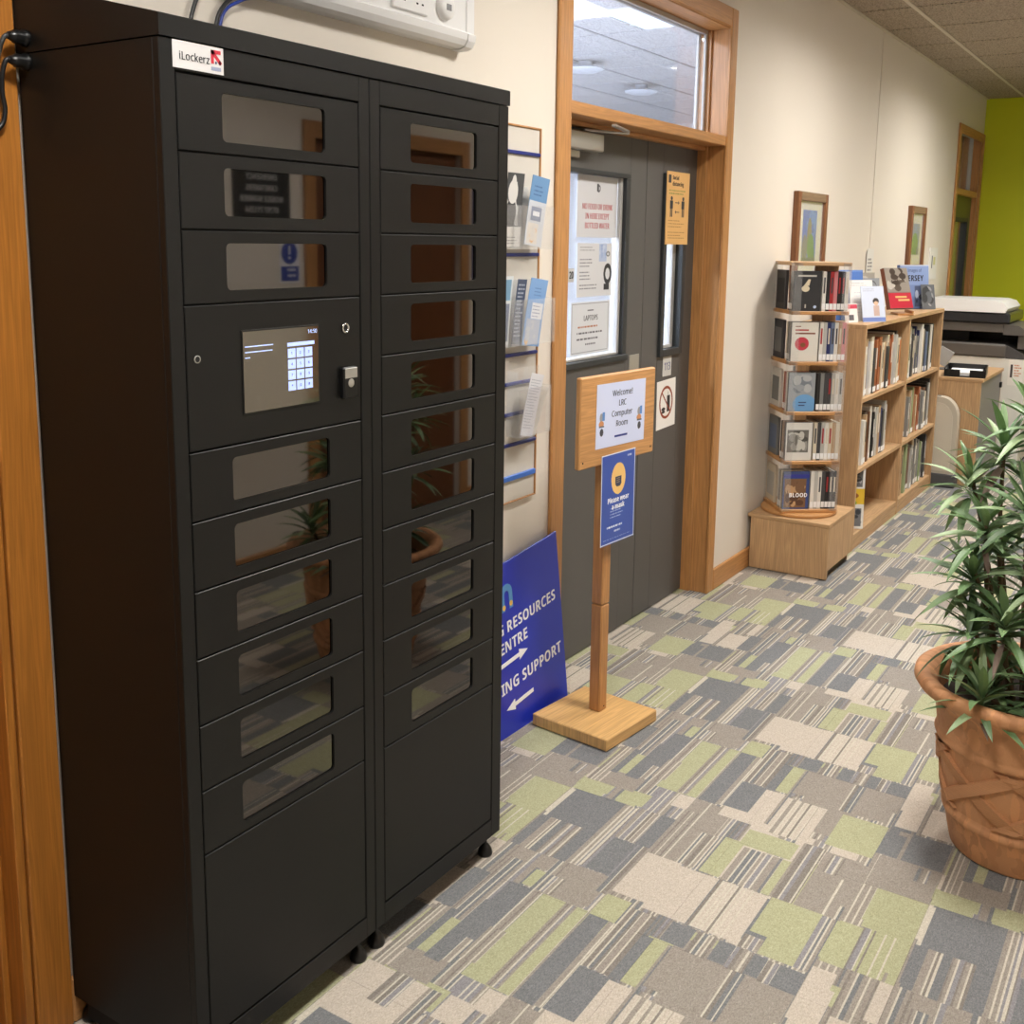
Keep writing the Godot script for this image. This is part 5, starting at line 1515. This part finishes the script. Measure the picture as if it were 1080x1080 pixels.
# ------------------------------------------------------------------ revolving media stand on its box
func build_spinner() -> void:
	var b := thing("plinth_box", "low beech box plinth under the revolving media stand", "plinth", Vector3(0, 0, 0))
	var zf := -4.995
	var zb := -5.42
	obj("top", box_mesh(Vector3(-1.815, 0.262, zb), Vector3(-1.408, 0.28, zf + 0.004), 0.002, 0), M.beech, b)
	obj("front_panel", box_mesh(Vector3(-1.8, 0.004, zf - 0.018), Vector3(-1.41, 0.262, zf), 0.002), M.beech, b)
	obj("side_panel", box_mesh(Vector3(-1.428, 0.045, zb), Vector3(-1.41, 0.262, zf - 0.018), 0.0015), M.beech, b)
	obj("side_panel", box_mesh(Vector3(-1.8, 0.004, zb), Vector3(-1.782, 0.262, zf - 0.018), 0.0015), M.beech, b)
	obj("back_panel", box_mesh(Vector3(-1.782, 0.004, zb), Vector3(-1.428, 0.262, zb + 0.016), 0.0015), M.beech, b)
	var fs := start()
	add_lathe(fs, [Vector2(0.0, 0.004), Vector2(0.018, 0.004), Vector2(0.018, 0.03), Vector2(0.01, 0.045), Vector2(0.01, 0.262)], 14)
	obj("castor", fs.commit(), M.black_plastic, b, Vector3(-1.5, 0, -5.36))

	var yaw := deg_to_rad(38.0)
	var t := thing("media_stand", "revolving beech and clear acrylic media stand of five tiers", "display stand", Vector3(-1.628, 0.2805, -5.2), yaw - PI / 2)
	# local +x looks out of the front facet; local +z is the viewer's left facet
	var st := start()
	add_lathe(st, [Vector2(0.0, 0.0), Vector2(0.182, 0.0), Vector2(0.186, 0.004), Vector2(0.186, 0.014), Vector2(0.182, 0.018), Vector2(0.0, 0.018)], 48)
	obj("turntable", st.commit(), M.oak_board, t)
	var H := 0.14
	var tiers := [0.026, 0.262, 0.505, 0.748, 0.99]
	for k in 6:
		var y: float = ([0.019] + tiers.slice(1) + [1.222])[k]
		obj("shelf", box_mesh(Vector3(-H, y, -H), Vector3(H, y + 0.017, H), 0.002, 2), M.oak_board if k < 5 else M.beech, t)
	obj("core_panel", box_mesh(Vector3(-0.006, 0.036, -0.012), Vector3(0.006, 1.222, -H + 0.01), 0.001), M.beech, t)
	for c in [[H, H], [H, -H], [-H, H], [-H, -H]]:
		var sx: float = signf(c[0])
		var sz: float = signf(c[1])
		obj("acrylic_corner", box_mesh(Vector3(c[0], 0.03, c[1]), Vector3(c[0] + sx * 0.002, 1.235, c[1] - sz * 0.04)), M.acrylic, t)
		obj("acrylic_corner", box_mesh(Vector3(c[0], 0.03, c[1]), Vector3(c[0] - sx * 0.04, 1.235, c[1] + sz * 0.002)), M.acrylic, t)
	var tn := ["bottom", "fourth", "third", "second", "top"]
	var spines := [
		["white", "pale grey", "white", "charcoal", "black", "charcoal", "black"],
		["cream", "charcoal", "pale grey", "white", "cream", "tan", "cream"],
		["black", "grey", "charcoal", "charcoal", "pale grey", "white", "pale grey"],
		["white", "pale grey", "navy", "slate blue", "white", "tan", "pink"],
		["white", "black", "red", "pink", "black", "charcoal", "white"],
	]
	var left := [["cream", "charcoal", "pale grey"], ["brown", "tan", "black"], ["white", "red", "rust"], ["grey", "black", "cream"], ["charcoal", "black", "brown"]]
	var covers := [
		"blue and brown BLOOD case facing out on the bottom tier", "white case with a grey photograph on the fourth tier",
		"grey and blue photo case facing out on the third tier", "white case with a red round picture on the second tier",
		"black case with a white folded bird on the top tier"]
	for k in 5:
		var y: float = tiers[k] + 0.0175 if k > 0 else 0.0365
		var to := t.transform
		# facing cover, left half of the front facet
		var im := cover_art(k)
		var w := 0.134
		var o := thing("disc_case", covers[k], "disc case", Vector3.ZERO, 0, "cases facing out on the media stand")
		o.transform = to * Transform3D(FACE_X, Vector3(H - 0.026, y, H - 0.006 - w / 2))
		obj("case", box_mesh(Vector3(-w / 2, 0.0, 0.0), Vector3(w / 2, 0.19, 0.015), 0.0015), plain(60, 60, 64), o)
		obj("cover_print", sheet_mesh(w - 0.003, 0.187, 0.0006), printed(im, 0.25), o, Vector3(0, 0.095, 0.0152))
		if k == 0:
			lettering(o, "BLOOD", 0.02, Vector3(0.012, 0.07, 0.0162), Basis.IDENTITY, M.white_ink, HORIZONTAL_ALIGNMENT_CENTER, true)
		# spines on the right half
		var z := H - 0.006 - w - 0.006
		var r := RandomNumberGenerator.new()
		r.seed = 200 + k
		for j in 7:
			var th: float = (z + H - 0.004) / (7 - j)
			var s := make_book("disc_case", th - 0.0008, 0.188, 0.114, spines[k][j], true, ["cream", "charcoal", "red", ""][r.randi() % 4])
			s.transform = to * Transform3D(Basis.IDENTITY, Vector3(H - 0.012, y, z - th / 2))
			z -= th
			tag(s, "%s spined case, %s right of the facing cover on the %s tier" % [spines[k][j], ORD[j], tn[k]], "disc case", "cases on the media stand")
		# left facet: three spines and a facing case
		var x := H - 0.034
		for j in 3:
			var s := make_book("disc_case", 0.016, 0.188, 0.12, left[k][j], true, "")
			s.transform = to * Transform3D(Basis(Vector3.UP, -PI / 2), Vector3(x - 0.009, y, H - 0.008))
			x -= 0.018
			tag(s, "%s spined case, %s from the corner on the left side of the %s tier" % [left[k][j], ORD[j], tn[k]], "disc case", "cases on the media stand")
		var q := thing("disc_case", "%s case facing the wall side on the left of the %s tier" % [["cream", "grey portrait", "white", "dark photo", "dark grey"][k], tn[k]], "disc case", Vector3.ZERO, 0, "cases facing out on the media stand")
		q.transform = to * Transform3D(Basis.IDENTITY, Vector3(-0.048, y, H - 0.026))
		obj("case", box_mesh(Vector3(-0.09, 0, 0), Vector3(0.044, 0.19, 0.015), 0.0015), tone(["cream", "grey", "white", "charcoal", "charcoal"][k]), q)
		obj("cover_print", box_mesh(Vector3(-0.07, 0.03, 0.015), Vector3(0.026, 0.15, 0.0156)), tone(["pale grey", "slate blue", "grey", "grey", "black"][k]), q)

func cover_art(k: int) -> Image:
	var im: Image
	match k:
		4:
			im = canvas(96, 128, rgb8(46, 47, 50))
			for j in 26:
				bar(im, 0.36 + 0.006 * j, 0.36 - 0.006 * j, 0.2 - 0.004 * j, 0.012, rgb8(216, 204, 176))
			disc(im, 0.42, 0.44, 0.15, 0.08, rgb8(216, 204, 176))
			bar(im, 0.12, 0.1, 0.7, 0.05, rgb8(190, 186, 176))
			disc(im, 0.8, 0.9, 0.06, 0.04, rgb8(190, 206, 236))
			bar(im, 0.42, 0.84, 0.06, 0.1, rgb8(190, 186, 176))
		3:
			im = canvas(96, 128, rgb8(222, 218, 208))
			disc(im, 0.4, 0.55, 0.26, 0.17, rgb8(190, 56, 72))
			disc(im, 0.44, 0.58, 0.1, 0.06, rgb8(130, 80, 50))
			bar(im, 0.14, 0.1, 0.2, 0.03, rgb8(120, 70, 60))
			bar(im, 0.14, 0.18, 0.5, 0.04, rgb8(170, 70, 70))
			bar(im, 0.14, 0.27, 0.76, 0.04, rgb8(130, 80, 64))
		2:
			im = canvas(96, 128, rgb8(150, 156, 160))
			blotches(im, 0.05, 0.02, 0.9, 0.6, [rgb8(150, 156, 160), rgb8(176, 178, 180), rgb8(120, 128, 136)], 18, 130, 0.3)
			disc(im, 0.62, 0.82, 0.44, 0.26, rgb8(106, 156, 204))
			bar(im, 0.4, 0.76, 0.3, 0.03, rgb8(50, 56, 90))
			bar(im, 0.4, 0.84, 0.24, 0.03, rgb8(50, 56, 90))
		1:
			im = canvas(96, 128, rgb8(222, 220, 214))
			blotches(im, 0.06, 0.2, 0.82, 0.6, [rgb8(110, 108, 102), rgb8(80, 78, 74), rgb8(150, 148, 142), rgb8(196, 194, 186)], 30, 131, 0.25)
		_:
			im = canvas(96, 128, rgb8(58, 74, 130))
			bar(im, 0.0, 0.08, 1.0, 0.1, rgb8(52, 60, 150))
			blotches(im, 0.06, 0.2, 0.84, 0.78, [rgb8(120, 88, 62), rgb8(190, 150, 108), rgb8(90, 62, 46), rgb8(150, 112, 78)], 30, 132, 0.25)
	return im

# ------------------------------------------------------------------ pictures and notices on the cream wall
func build_pictures() -> void:
	var im := canvas(96, 150, rgb8(70, 104, 190))
	blotches(im, 0.0, 0.0, 1.0, 0.5, [rgb8(74, 104, 190), rgb8(96, 140, 206), rgb8(60, 84, 176)], 14, 140, 0.3)
	disc(im, 0.5, 0.5, 0.16, 0.36, rgb8(140, 122, 100))
	disc(im, 0.62, 0.68, 0.24, 0.24, rgb8(82, 138, 70))
	disc(im, 0.2, 0.72, 0.2, 0.26, rgb8(120, 110, 120))
	disc(im, 0.75, 0.82, 0.18, 0.14, rgb8(66, 120, 54))
	bar(im, 0.0, 0.88, 1.0, 0.12, rgb8(80, 82, 92))
	framed("oak framed painting of a tower and trees behind the media stand", Vector3(WX, 1.64, -5.68), 0.5, 0.46, 0.045, M.walnut_light, M.oak_grey, 0.23, 0.28, im)
	im = canvas(96, 120, rgb8(130, 142, 178))
	disc(im, 0.4, 0.72, 0.44, 0.42, rgb8(90, 146, 76))
	for k in 16:
		disc(im, 0.2 + 0.03 * k, 0.6 + 0.02 * (k * 7 % 13), 0.02, 0.016, rgb8(190, 180, 60))
	bar(im, 0.66, 0.8, 0.34, 0.2, rgb8(110, 110, 128))
	framed("oak framed painting of a green bush, nearer the far door", Vector3(WX, 1.65, -8.12), 0.46, 0.46, 0.05, M.walnut_light, M.oak_grey, 0.22, 0.22, im)
	im = canvas(48, 96, rgb8(220, 218, 212))
	small_print(im, 0.2, 0.2, 0.7, 10, 0.075, rgb8(100, 100, 104), 141, 0.6)
	notice("wall_notice", "narrow printed notice on the wall joint behind the bookcase display", 0.16, 0.3, Vector3(WX + 0.0055, 1.43, -6.95), printed(im))
	im = canvas(64, 96, rgb8(224, 222, 216))
	bar(im, 0.25, 0.25, 0.12, 0.4, rgb8(60, 70, 96))
	bar(im, 0.45, 0.3, 0.3, 0.25, rgb8(200, 196, 140))
	notice("wall_notice", "white wall card with a dark pen beside the far door", 0.26, 0.24, Vector3(WX + 0.0005, 1.47, -8.78), printed(im), "", 0.0, 0.01, "notice")

func framed(label: String, at: Vector3, w: float, h: float, fw: float, side: Material, face: Material, pw: float, ph: float, im: Image) -> void:
	var t := thing("framed_picture", label, "picture", at, 0, "framed paintings on the cream wall")
	obj("frame_side", box_mesh(Vector3(0, -h / 2, w / 2 - fw), Vector3(0.03, h / 2, w / 2), 0.003), side, t)
	obj("frame_side", box_mesh(Vector3(0, -h / 2, -w / 2), Vector3(0.03, h / 2, -w / 2 + fw), 0.003), side, t)
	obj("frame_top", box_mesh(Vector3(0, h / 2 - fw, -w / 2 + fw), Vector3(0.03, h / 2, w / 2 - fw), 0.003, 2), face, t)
	obj("frame_bottom", box_mesh(Vector3(0, -h / 2, -w / 2 + fw), Vector3(0.03, -h / 2 + fw, w / 2 - fw), 0.003, 2), side, t)
	obj("mount", box_mesh(Vector3(0, -h / 2 + fw, -w / 2 + fw), Vector3(0.012, h / 2 - fw, w / 2 - fw)), plain(222, 216, 202, 0.7), t)
	var p := obj("painting", sheet_mesh(pw, ph, 0.0008), printed(im, 0.5), t, Vector3(0.0122, 0.0, 0.0))
	p.basis = FACE_X
	obj("glazing", box_mesh(Vector3(0.018, -h / 2 + fw, -w / 2 + fw), Vector3(0.02, h / 2 - fw, w / 2 - fw)), M.glass, t)

# ------------------------------------------------------------------ office machines beyond the bookcase
func build_machines() -> void:
	var c := thing("low_cabinet", "low beech cabinet with grey side beyond the bookcase", "cabinet")
	obj("top", box_mesh(Vector3(-1.8, 0.712, -8.45), Vector3(-1.195, 0.735, -7.6), 0.002, 0), M.beech, c)
	obj("end_panel", box_mesh(Vector3(-1.79, 0.0, -7.626), Vector3(-1.205, 0.712, -7.606), 0.0015), M.beech, c)
	obj("end_panel", box_mesh(Vector3(-1.79, 0.0, -8.446), Vector3(-1.205, 0.712, -8.426), 0.0015), M.beech, c)
	obj("door", box_mesh(Vector3(-1.222, 0.05, -8.424), Vector3(-1.204, 0.71, -7.628), 0.002), plain(126, 124, 122, 0.5), c)
	obj("handle", box_mesh(Vector3(-1.204, 0.6, -8.39), Vector3(-1.188, 0.64, -8.36), 0.003), M.black_plastic, c)
	obj("back_panel", box_mesh(Vector3(-1.79, 0.0, -8.426), Vector3(-1.77, 0.712, -7.626)), M.beech, c)
	# letter tray
	var t := thing("letter_tray", "black letter tray holding white paper on the low cabinet", "letter tray", Vector3(-1.34, 0.7355, -7.81), 0.12)
	var st := start()
	span(st, Vector3(-0.13, 0.0, -0.17), Vector3(0.13, 0.006, 0.17), 0.002)
	span(st, Vector3(-0.13, 0.006, -0.17), Vector3(-0.122, 0.06, 0.17), 0.002)
	span(st, Vector3(0.122, 0.006, -0.17), Vector3(0.13, 0.06, 0.17), 0.002)
	span(st, Vector3(-0.122, 0.006, -0.17), Vector3(0.122, 0.06, -0.162), 0.002)
	span(st, Vector3(-0.122, 0.006, 0.162), Vector3(-0.03, 0.05, 0.17), 0.002)
	span(st, Vector3(0.03, 0.006, 0.162), Vector3(0.122, 0.05, 0.17), 0.002)
	obj("tray", st.commit(), M.black_plastic, t)
	tag(obj("paper_stack", box_mesh(Vector3(-0.1, 0.7425, -0.14), Vector3(0.1, 0.765, 0.14), 0.001, 1, Transform3D(Basis(Vector3.UP, 0.12), Vector3(-1.34, 0, -7.81))), M.paper), "stack of white paper lying in the black letter tray", "paper")
	var s := thing("stapler", "black stapler lying at the back of the low cabinet", "stapler", Vector3(-1.6, 0.7355, -7.78), 0.3)
	obj("base", box_mesh(Vector3(-0.02, 0.0, -0.07), Vector3(0.02, 0.012, 0.07), 0.004), M.black_plastic, s)
	obj("arm", box_mesh(Vector3(-0.015, 0.02, -0.07), Vector3(0.015, 0.045, 0.06), 0.008, 2, Transform3D(Basis(Vector3.RIGHT, 0.1), Vector3.ZERO)), M.black_plastic, s)
	obj("hinge", box_mesh(Vector3(-0.012, 0.01, -0.068), Vector3(0.012, 0.028, -0.04), 0.002), M.black_plastic, s)
	# grey paper stand between bookcase and copier
	var g := thing("paper_rest", "slanted light grey paper rest at the copier edge", "paper rest", Vector3(-1.56, 0.7355, -8.05), 0.2)
	obj("foot", box_mesh(Vector3(-0.06, 0.0, -0.04), Vector3(0.06, 0.012, 0.04), 0.003), plain(110, 110, 110), g)
	obj("plate", box_mesh(Vector3(-0.05, 0.0, -0.006), Vector3(0.05, 0.12, 0.006), 0.003, 1, Transform3D(Basis(Vector3(0, 0, 1), -0.5), Vector3(-0.01, 0.04, 0))), plain(160, 160, 158), g)
	# beige case
	var b := thing("shredder", "beige rounded plastic case on a dark base at the bookcase end", "shredder")
	st = start()
	var prof := PackedVector2Array([Vector2(-1.75, 0.09), Vector2(-1.315, 0.09), Vector2(-1.315, 0.46)])
	for k in 8:
		var a := PI / 2 * k / 7
		prof.append(Vector2(-1.43 + cos(a) * 0.115, 0.46 + sin(a) * 0.15))
	prof.append(Vector2(-1.75, 0.61))
	add_prism(st, prof, -7.585, -7.5)
	obj("casing", st.commit(), plain(196, 188, 172, 0.4), b)
	st = start()
	var inset := PackedVector2Array([Vector2(-1.74, 0.11), Vector2(-1.345, 0.11), Vector2(-1.345, 0.45)])
	for k in 8:
		var a := PI / 2 * k / 7
		inset.append(Vector2(-1.435 + cos(a) * 0.09, 0.45 + sin(a) * 0.12))
	inset.append(Vector2(-1.74, 0.57))
	add_prism(st, inset, -7.5, -7.494)
	obj("front_panel", st.commit(), plain(206, 198, 182, 0.4), b)
	obj("slot", box_mesh(Vector3(-1.6, 0.6095, -7.56), Vector3(-1.44, 0.6115, -7.54)), M.black_inside, b)
	obj("base", box_mesh(Vector3(-1.76, 0.0, -7.59), Vector3(-1.3, 0.09, -7.485), 0.006), plain(74, 74, 76), b)
	# copier
	var p := thing("photocopier", "large photocopier with white lid and dark grey body by the green wall", "photocopier")
	var dark := plain(84, 80, 76, 0.45)
	var z0 := -9.15
	var z1 := -8.5
	st = start()
	add_prism(st, PackedVector2Array([Vector2(-1.78, 1.13), Vector2(-1.225, 1.13), Vector2(-1.21, 1.16), Vector2(-1.24, 1.2), Vector2(-1.3, 1.216), Vector2(-1.78, 1.216)]), z0 + 0.05, z1 + 0.02)
	obj("document_lid", st.commit(), M.white_plastic, p)
	obj("scanner_bed", box_mesh(Vector3(-1.79, 1.05, z0), Vector3(-1.19, 1.128, z1 + 0.015), 0.012), plain(38, 40, 44, 0.3), p)
	obj("upper_body", box_mesh(Vector3(-1.79, 0.985, z0), Vector3(-1.23, 1.048, z1), 0.004), dark, p)
	st = start()
	add_prism(st, PackedVector2Array([Vector2(-1.23, 0.97), Vector2(-1.07, 0.97), Vector2(-1.06, 1.0), Vector2(-1.13, 1.04), Vector2(-1.23, 1.05)]), z0 + 0.1, z1)
	obj("control_panel", st.commit(), dark, p)
	obj("column", box_mesh(Vector3(-1.79, 0.87, z0), Vector3(-1.5, 0.985, z1 - 0.25), 0.003), plain(30, 30, 32), p)
	obj("column", box_mesh(Vector3(-1.13, 0.87, z0), Vector3(-1.07, 0.97, z1 - 0.02), 0.003), dark, p)
	obj("cavity_back", box_mesh(Vector3(-1.5, 0.87, z0), Vector3(-1.13, 0.985, z0 + 0.2), 0.002), plain(24, 24, 26), p)
	obj("output_tray", box_mesh(Vector3(-1.79, 0.8, z0), Vector3(-1.2, 0.9, z1), 0.012), dark, p)
	st = start()
	add_prism(st, PackedVector2Array([Vector2(-1.2, 0.8), Vector2(-1.06, 0.8), Vector2(-1.09, 0.84), Vector2(-1.2, 0.895)]), z0, z1 - 0.01)
	obj("tray_cheek", st.commit(), plain(66, 64, 64), p)
	obj("lower_body", box_mesh(Vector3(-1.79, 0.02, z0), Vector3(-1.06, 0.798, z1 - 0.01), 0.006), plain(214, 212, 204, 0.45), p)
	for y in [0.1, 0.28, 0.46]:
		obj("paper_drawer", box_mesh(Vector3(-1.062, y, z0 + 0.03), Vector3(-1.052, y + 0.165, z1 - 0.04), 0.003), plain(206, 204, 198, 0.45), p)
	var im := canvas(64, 96, rgb8(226, 222, 214))
	bar(im, 0.15, 0.2, 0.16, 0.5, rgb8(60, 50, 50))
	small_print(im, 0.4, 0.2, 0.5, 5, 0.1, rgb8(190, 110, 70), 150, 0.6)
	var lab := notice("machine_label", "small instruction sheet taped to the white copier body", 0.1, 0.19, Vector3(-1.125, 0.7, z1 - 0.0095), printed(im), "", 0.0, 0.0006, "notice", Basis.IDENTITY)
	lab.set_meta("label", "small instruction sheet taped to the white copier body")

# ------------------------------------------------------------------ potted plant
func build_plant() -> void:
	var C := Vector3(-0.284, 0, -2.99)
	var t := thing("potted_plant", "leafy green plant in a terracotta pot with basket weave band", "potted plant", C)
	var terra := mat(rgb8(208, 150, 104), 0.7)
	var ti := Image.create(128, 128, false, Image.FORMAT_RGB8)
	ti.fill(Color(0.95, 0.95, 0.95))
	blotches(ti, 0, 0, 1, 1, [Color(0.95, 0.95, 0.95), Color(0.9, 0.89, 0.88), Color(1, 0.99, 0.97), Color(0.93, 0.91, 0.9)], 160, 161, 0.12)
	terra.albedo_texture = tex(ti)
	terra.uv1_scale = Vector3(0.12, 3, 1)
	terra.heightmap_enabled = true
	terra.heightmap_texture = M.fine
	terra.heightmap_scale = 0.05
	var prof := [Vector2(0.0, 0.0), Vector2(0.165, 0.0), Vector2(0.172, 0.006), Vector2(0.182, 0.05), Vector2(0.19, 0.09), Vector2(0.197, 0.098), Vector2(0.2, 0.107), Vector2(0.197, 0.116), Vector2(0.19, 0.124), Vector2(0.193, 0.13), Vector2(0.204, 0.19), Vector2(0.214, 0.25), Vector2(0.222, 0.3), Vector2(0.229, 0.306), Vector2(0.232, 0.314), Vector2(0.229, 0.322), Vector2(0.226, 0.328), Vector2(0.232, 0.37), Vector2(0.236, 0.4), Vector2(0.243, 0.412), Vector2(0.262, 0.428), Vector2(0.285, 0.442), Vector2(0.294, 0.456), Vector2(0.292, 0.47), Vector2(0.282, 0.478), Vector2(0.265, 0.478), Vector2(0.246, 0.466), Vector2(0.234, 0.452), Vector2(0.232, 0.446), Vector2(0.228, 0.44), Vector2(0.222, 0.38)]
	var st := start()
	add_lathe(st, prof, 64)
	var pot := obj("pot", st.commit(), terra, t)
	# woven straps in relief round the pot
	var n := 6
	for k in n:
		for s in [-1.0, 1.0]:
			st = start()
			weave(st, TAU * k / n, s, 0.0 if s > 0 else 0.0025)
			obj("weave_strap", st.commit(), terra, pot)
	st = start()
	add_lathe(st, [Vector2(0.224, 0.402), Vector2(0.15, 0.408), Vector2(0.08, 0.404), Vector2(0.0, 0.41)], 32)
	var soil := mat(rgb8(52, 40, 32), 0.95)
	obj("soil", st.commit(), soil, t)
	# leaves
	var greens := []
	for c in [[114, 140, 96], [100, 128, 84], [138, 158, 116], [86, 110, 74]]:
		var m := mat(rgb8(c[0], c[1], c[2]), 0.5)
		m.backlight_enabled = true
		m.backlight = rgb8(40, 60, 24)
		greens.append(m)
	var dry := mat(rgb8(128, 108, 96), 0.6)
	var bark := mat(rgb8(110, 88, 64), 0.8)
	var shapes := []
	for k in 5:
		shapes.append(leaf_mesh(0.3 + 0.24 * k, 0.07 + 0.006 * (k % 3)))
	var r := RandomNumberGenerator.new()
	r.seed = 9
	# head positions of the canes, relative to the pot centre
	var heads := [
		[Vector3(-0.2, 1.0, -0.03), 18, 0.17], [Vector3(-0.13, 1.09, -0.06), 18, 0.2], [Vector3(-0.14, 0.9, 0.06), 18, 0.19],
		[Vector3(-0.155, 0.77, 0.08), 18, 0.2], [Vector3(-0.14, 0.64, 0.1), 19, 0.19], [Vector3(-0.09, 0.5, 0.22), 17, 0.19],
		[Vector3(-0.04, 0.97, 0.1), 18, 0.2], [Vector3(-0.06, 0.68, 0.16), 18, 0.2], [Vector3(-0.05, 1.18, -0.02), 18, 0.21],
		[Vector3(0.03, 0.82, 0.13), 16, 0.2], [Vector3(0.1, 1.06, 0.05), 17, 0.21], [Vector3(0.08, 0.57, 0.2), 15, 0.19],
		[Vector3(0.17, 0.83, -0.06), 14, 0.2], [Vector3(0.0, 0.94, -0.17), 14, 0.2], [Vector3(-0.13, 0.57, -0.08), 15, 0.18],
		[Vector3(0.12, 0.62, -0.13), 12, 0.18], [Vector3(-0.12, 0.78, -0.12), 15, 0.19], [Vector3(-0.08, 0.5, 0.1), 12, 0.16],
	]
	var singles := 0
	var spare := []
	for hd in heads:
		var top: Vector3 = hd[0]
		var foot := Vector3(top.x * 0.45, 0.404, top.z * 0.4)
		st = start()
		var mid := foot.lerp(top, 0.55) + Vector3(r.randf_range(-0.02, 0.02), 0, r.randf_range(-0.02, 0.02))
		add_tube(st, curve([foot, mid, top], 5), 0.0075, 7, 0.005)
		var stem := obj("stem", st.commit(), bark, t)
		var cnt: int = hd[1] + 12
		for j in cnt:
			var f := float(j) / cnt
			var az := j * 2.399 + r.randf_range(-0.25, 0.25)
			var el := lerpf(-0.35, 1.25, pow(f, 0.9)) + r.randf_range(-0.15, 0.15)
			var L: float = hd[2] * r.randf_range(0.68, 1.0) * lerpf(1.05, 0.8, f)
			var at := top + Vector3(0, lerpf(-0.07, 0.0, f), 0)
			if at.y < 0.47:
				el = max(el, 0.25)
			var m: Material = greens[r.randi() % 4]
			if f < 0.12 and r.randf() < 0.16:
				m = dry
				L *= 0.7
			var bend := clampi(int(lerpf(4.0, 0.5, f) + r.randf_range(-0.5, 0.9)), 0, 4)
			# leaf grows along local +x, upper face +y
			var b := Basis(Vector3.UP, az) * Basis(Vector3(0, 0, 1), el) * Basis(Vector3(1, 0, 0), r.randf_range(-0.3, 0.3))
			var place := Transform3D(b * Basis.from_scale(Vector3(L, L, L * r.randf_range(0.85, 1.15))), at)
			if singles < 300:
				obj("leaf", shapes[bend], m, stem).transform = place
				singles += 1
			else:
				spare.append([place, m.albedo_color])
	# the leaves past the first three hundred, joined
	var mm := MultiMesh.new()
	mm.transform_format = MultiMesh.TRANSFORM_3D
	mm.use_colors = true
	mm.mesh = shapes[2]
	mm.instance_count = spare.size()
	for i in spare.size():
		mm.set_instance_transform(i, spare[i][0])
		mm.set_instance_color(i, spare[i][1].srgb_to_linear())
	var rest := MultiMeshInstance3D.new()
	rest.name = "foliage"
	rest.multimesh = mm
	var lm := mat(Color.WHITE, 0.5)
	lm.vertex_color_use_as_albedo = true
	lm.backlight_enabled = true
	lm.backlight = rgb8(40, 60, 24)
	rest.material_override = lm
	rest.set_meta("kind", "stuff")
	t.add_child(rest, true)

# leaf of unit length along +x, drooping by `droop`, half width hw
func leaf_mesh(droop: float, hw: float) -> ArrayMesh:
	var st := start()
	var N := 7
	var P := []
	for i in N + 1:
		var f := float(i) / N
		var a := -droop * f * f
		var c := Vector3(f * (1.0 - 0.12 * droop * f), -droop * 0.42 * f * f, 0)
		var w: float = hw * lerpf(0.4, 1.0, sin(f / 0.42 * PI / 2)) if f < 0.42 else hw * pow(maxf(cos((f - 0.42) / 0.58 * PI / 2), 0.0), 0.8)
		P.append([c + Vector3(0, w * 0.3, -w), c, c + Vector3(0, w * 0.3, w)])
	for i in N:
		for s in 2:
			var a: Vector3 = P[i][s]
			var b: Vector3 = P[i][s + 1]
			var c: Vector3 = P[i + 1][s + 1]
			var d: Vector3 = P[i + 1][s]
			var n := (c - a).cross(b - a)
			if n.length() < 1e-9:
				n = (d - a).cross(b - a)
			n = n.normalized()
			if n.y < 0:
				n = -n
			quad(st, a, b, c, d, n)
	return st.commit()

func weave(st: SurfaceTool, a0: float, s: float, lift: float) -> void:
	var N := 10
	var w := 0.034
	var rings := []
	for i in N + 1:
		var f := float(i) / N
		var y := lerpf(0.132, 0.298, f)
		var a := a0 + s * lerpf(-0.5, 0.5, f) * TAU / 5.2
		var rad := lerpf(0.193, 0.222, (y - 0.13) / 0.17)
		var over := 0.009 + lift + 0.002 * sin(f * TAU * 1.5 + (0.0 if s > 0 else PI))
		var row := []
		var da := w / rad
		for q in [[-1.0, -0.002], [-0.8, over], [0.8, over], [1.0, -0.002]]:
			var aa: float = a + da * q[0]
			row.append(Vector3(cos(aa) * (rad + q[1]), y + (-s) * 0.0 * q[0], sin(aa) * (rad + q[1])))
		rings.append(row)
	for i in N:
		for k in 3:
			var p := [rings[i][k], rings[i][k + 1], rings[i + 1][k + 1], rings[i + 1][k]]
			var mid: Vector3 = (p[0] + p[1] + p[2] + p[3]) / 4.0
			var n: Vector3 = (p[1] - p[0]).cross(p[3] - p[0]).normalized()
			if n.dot(Vector3(mid.x, 0, mid.z)) < 0:
				n = -n
			quad(st, p[0], p[1], p[2], p[3], n)
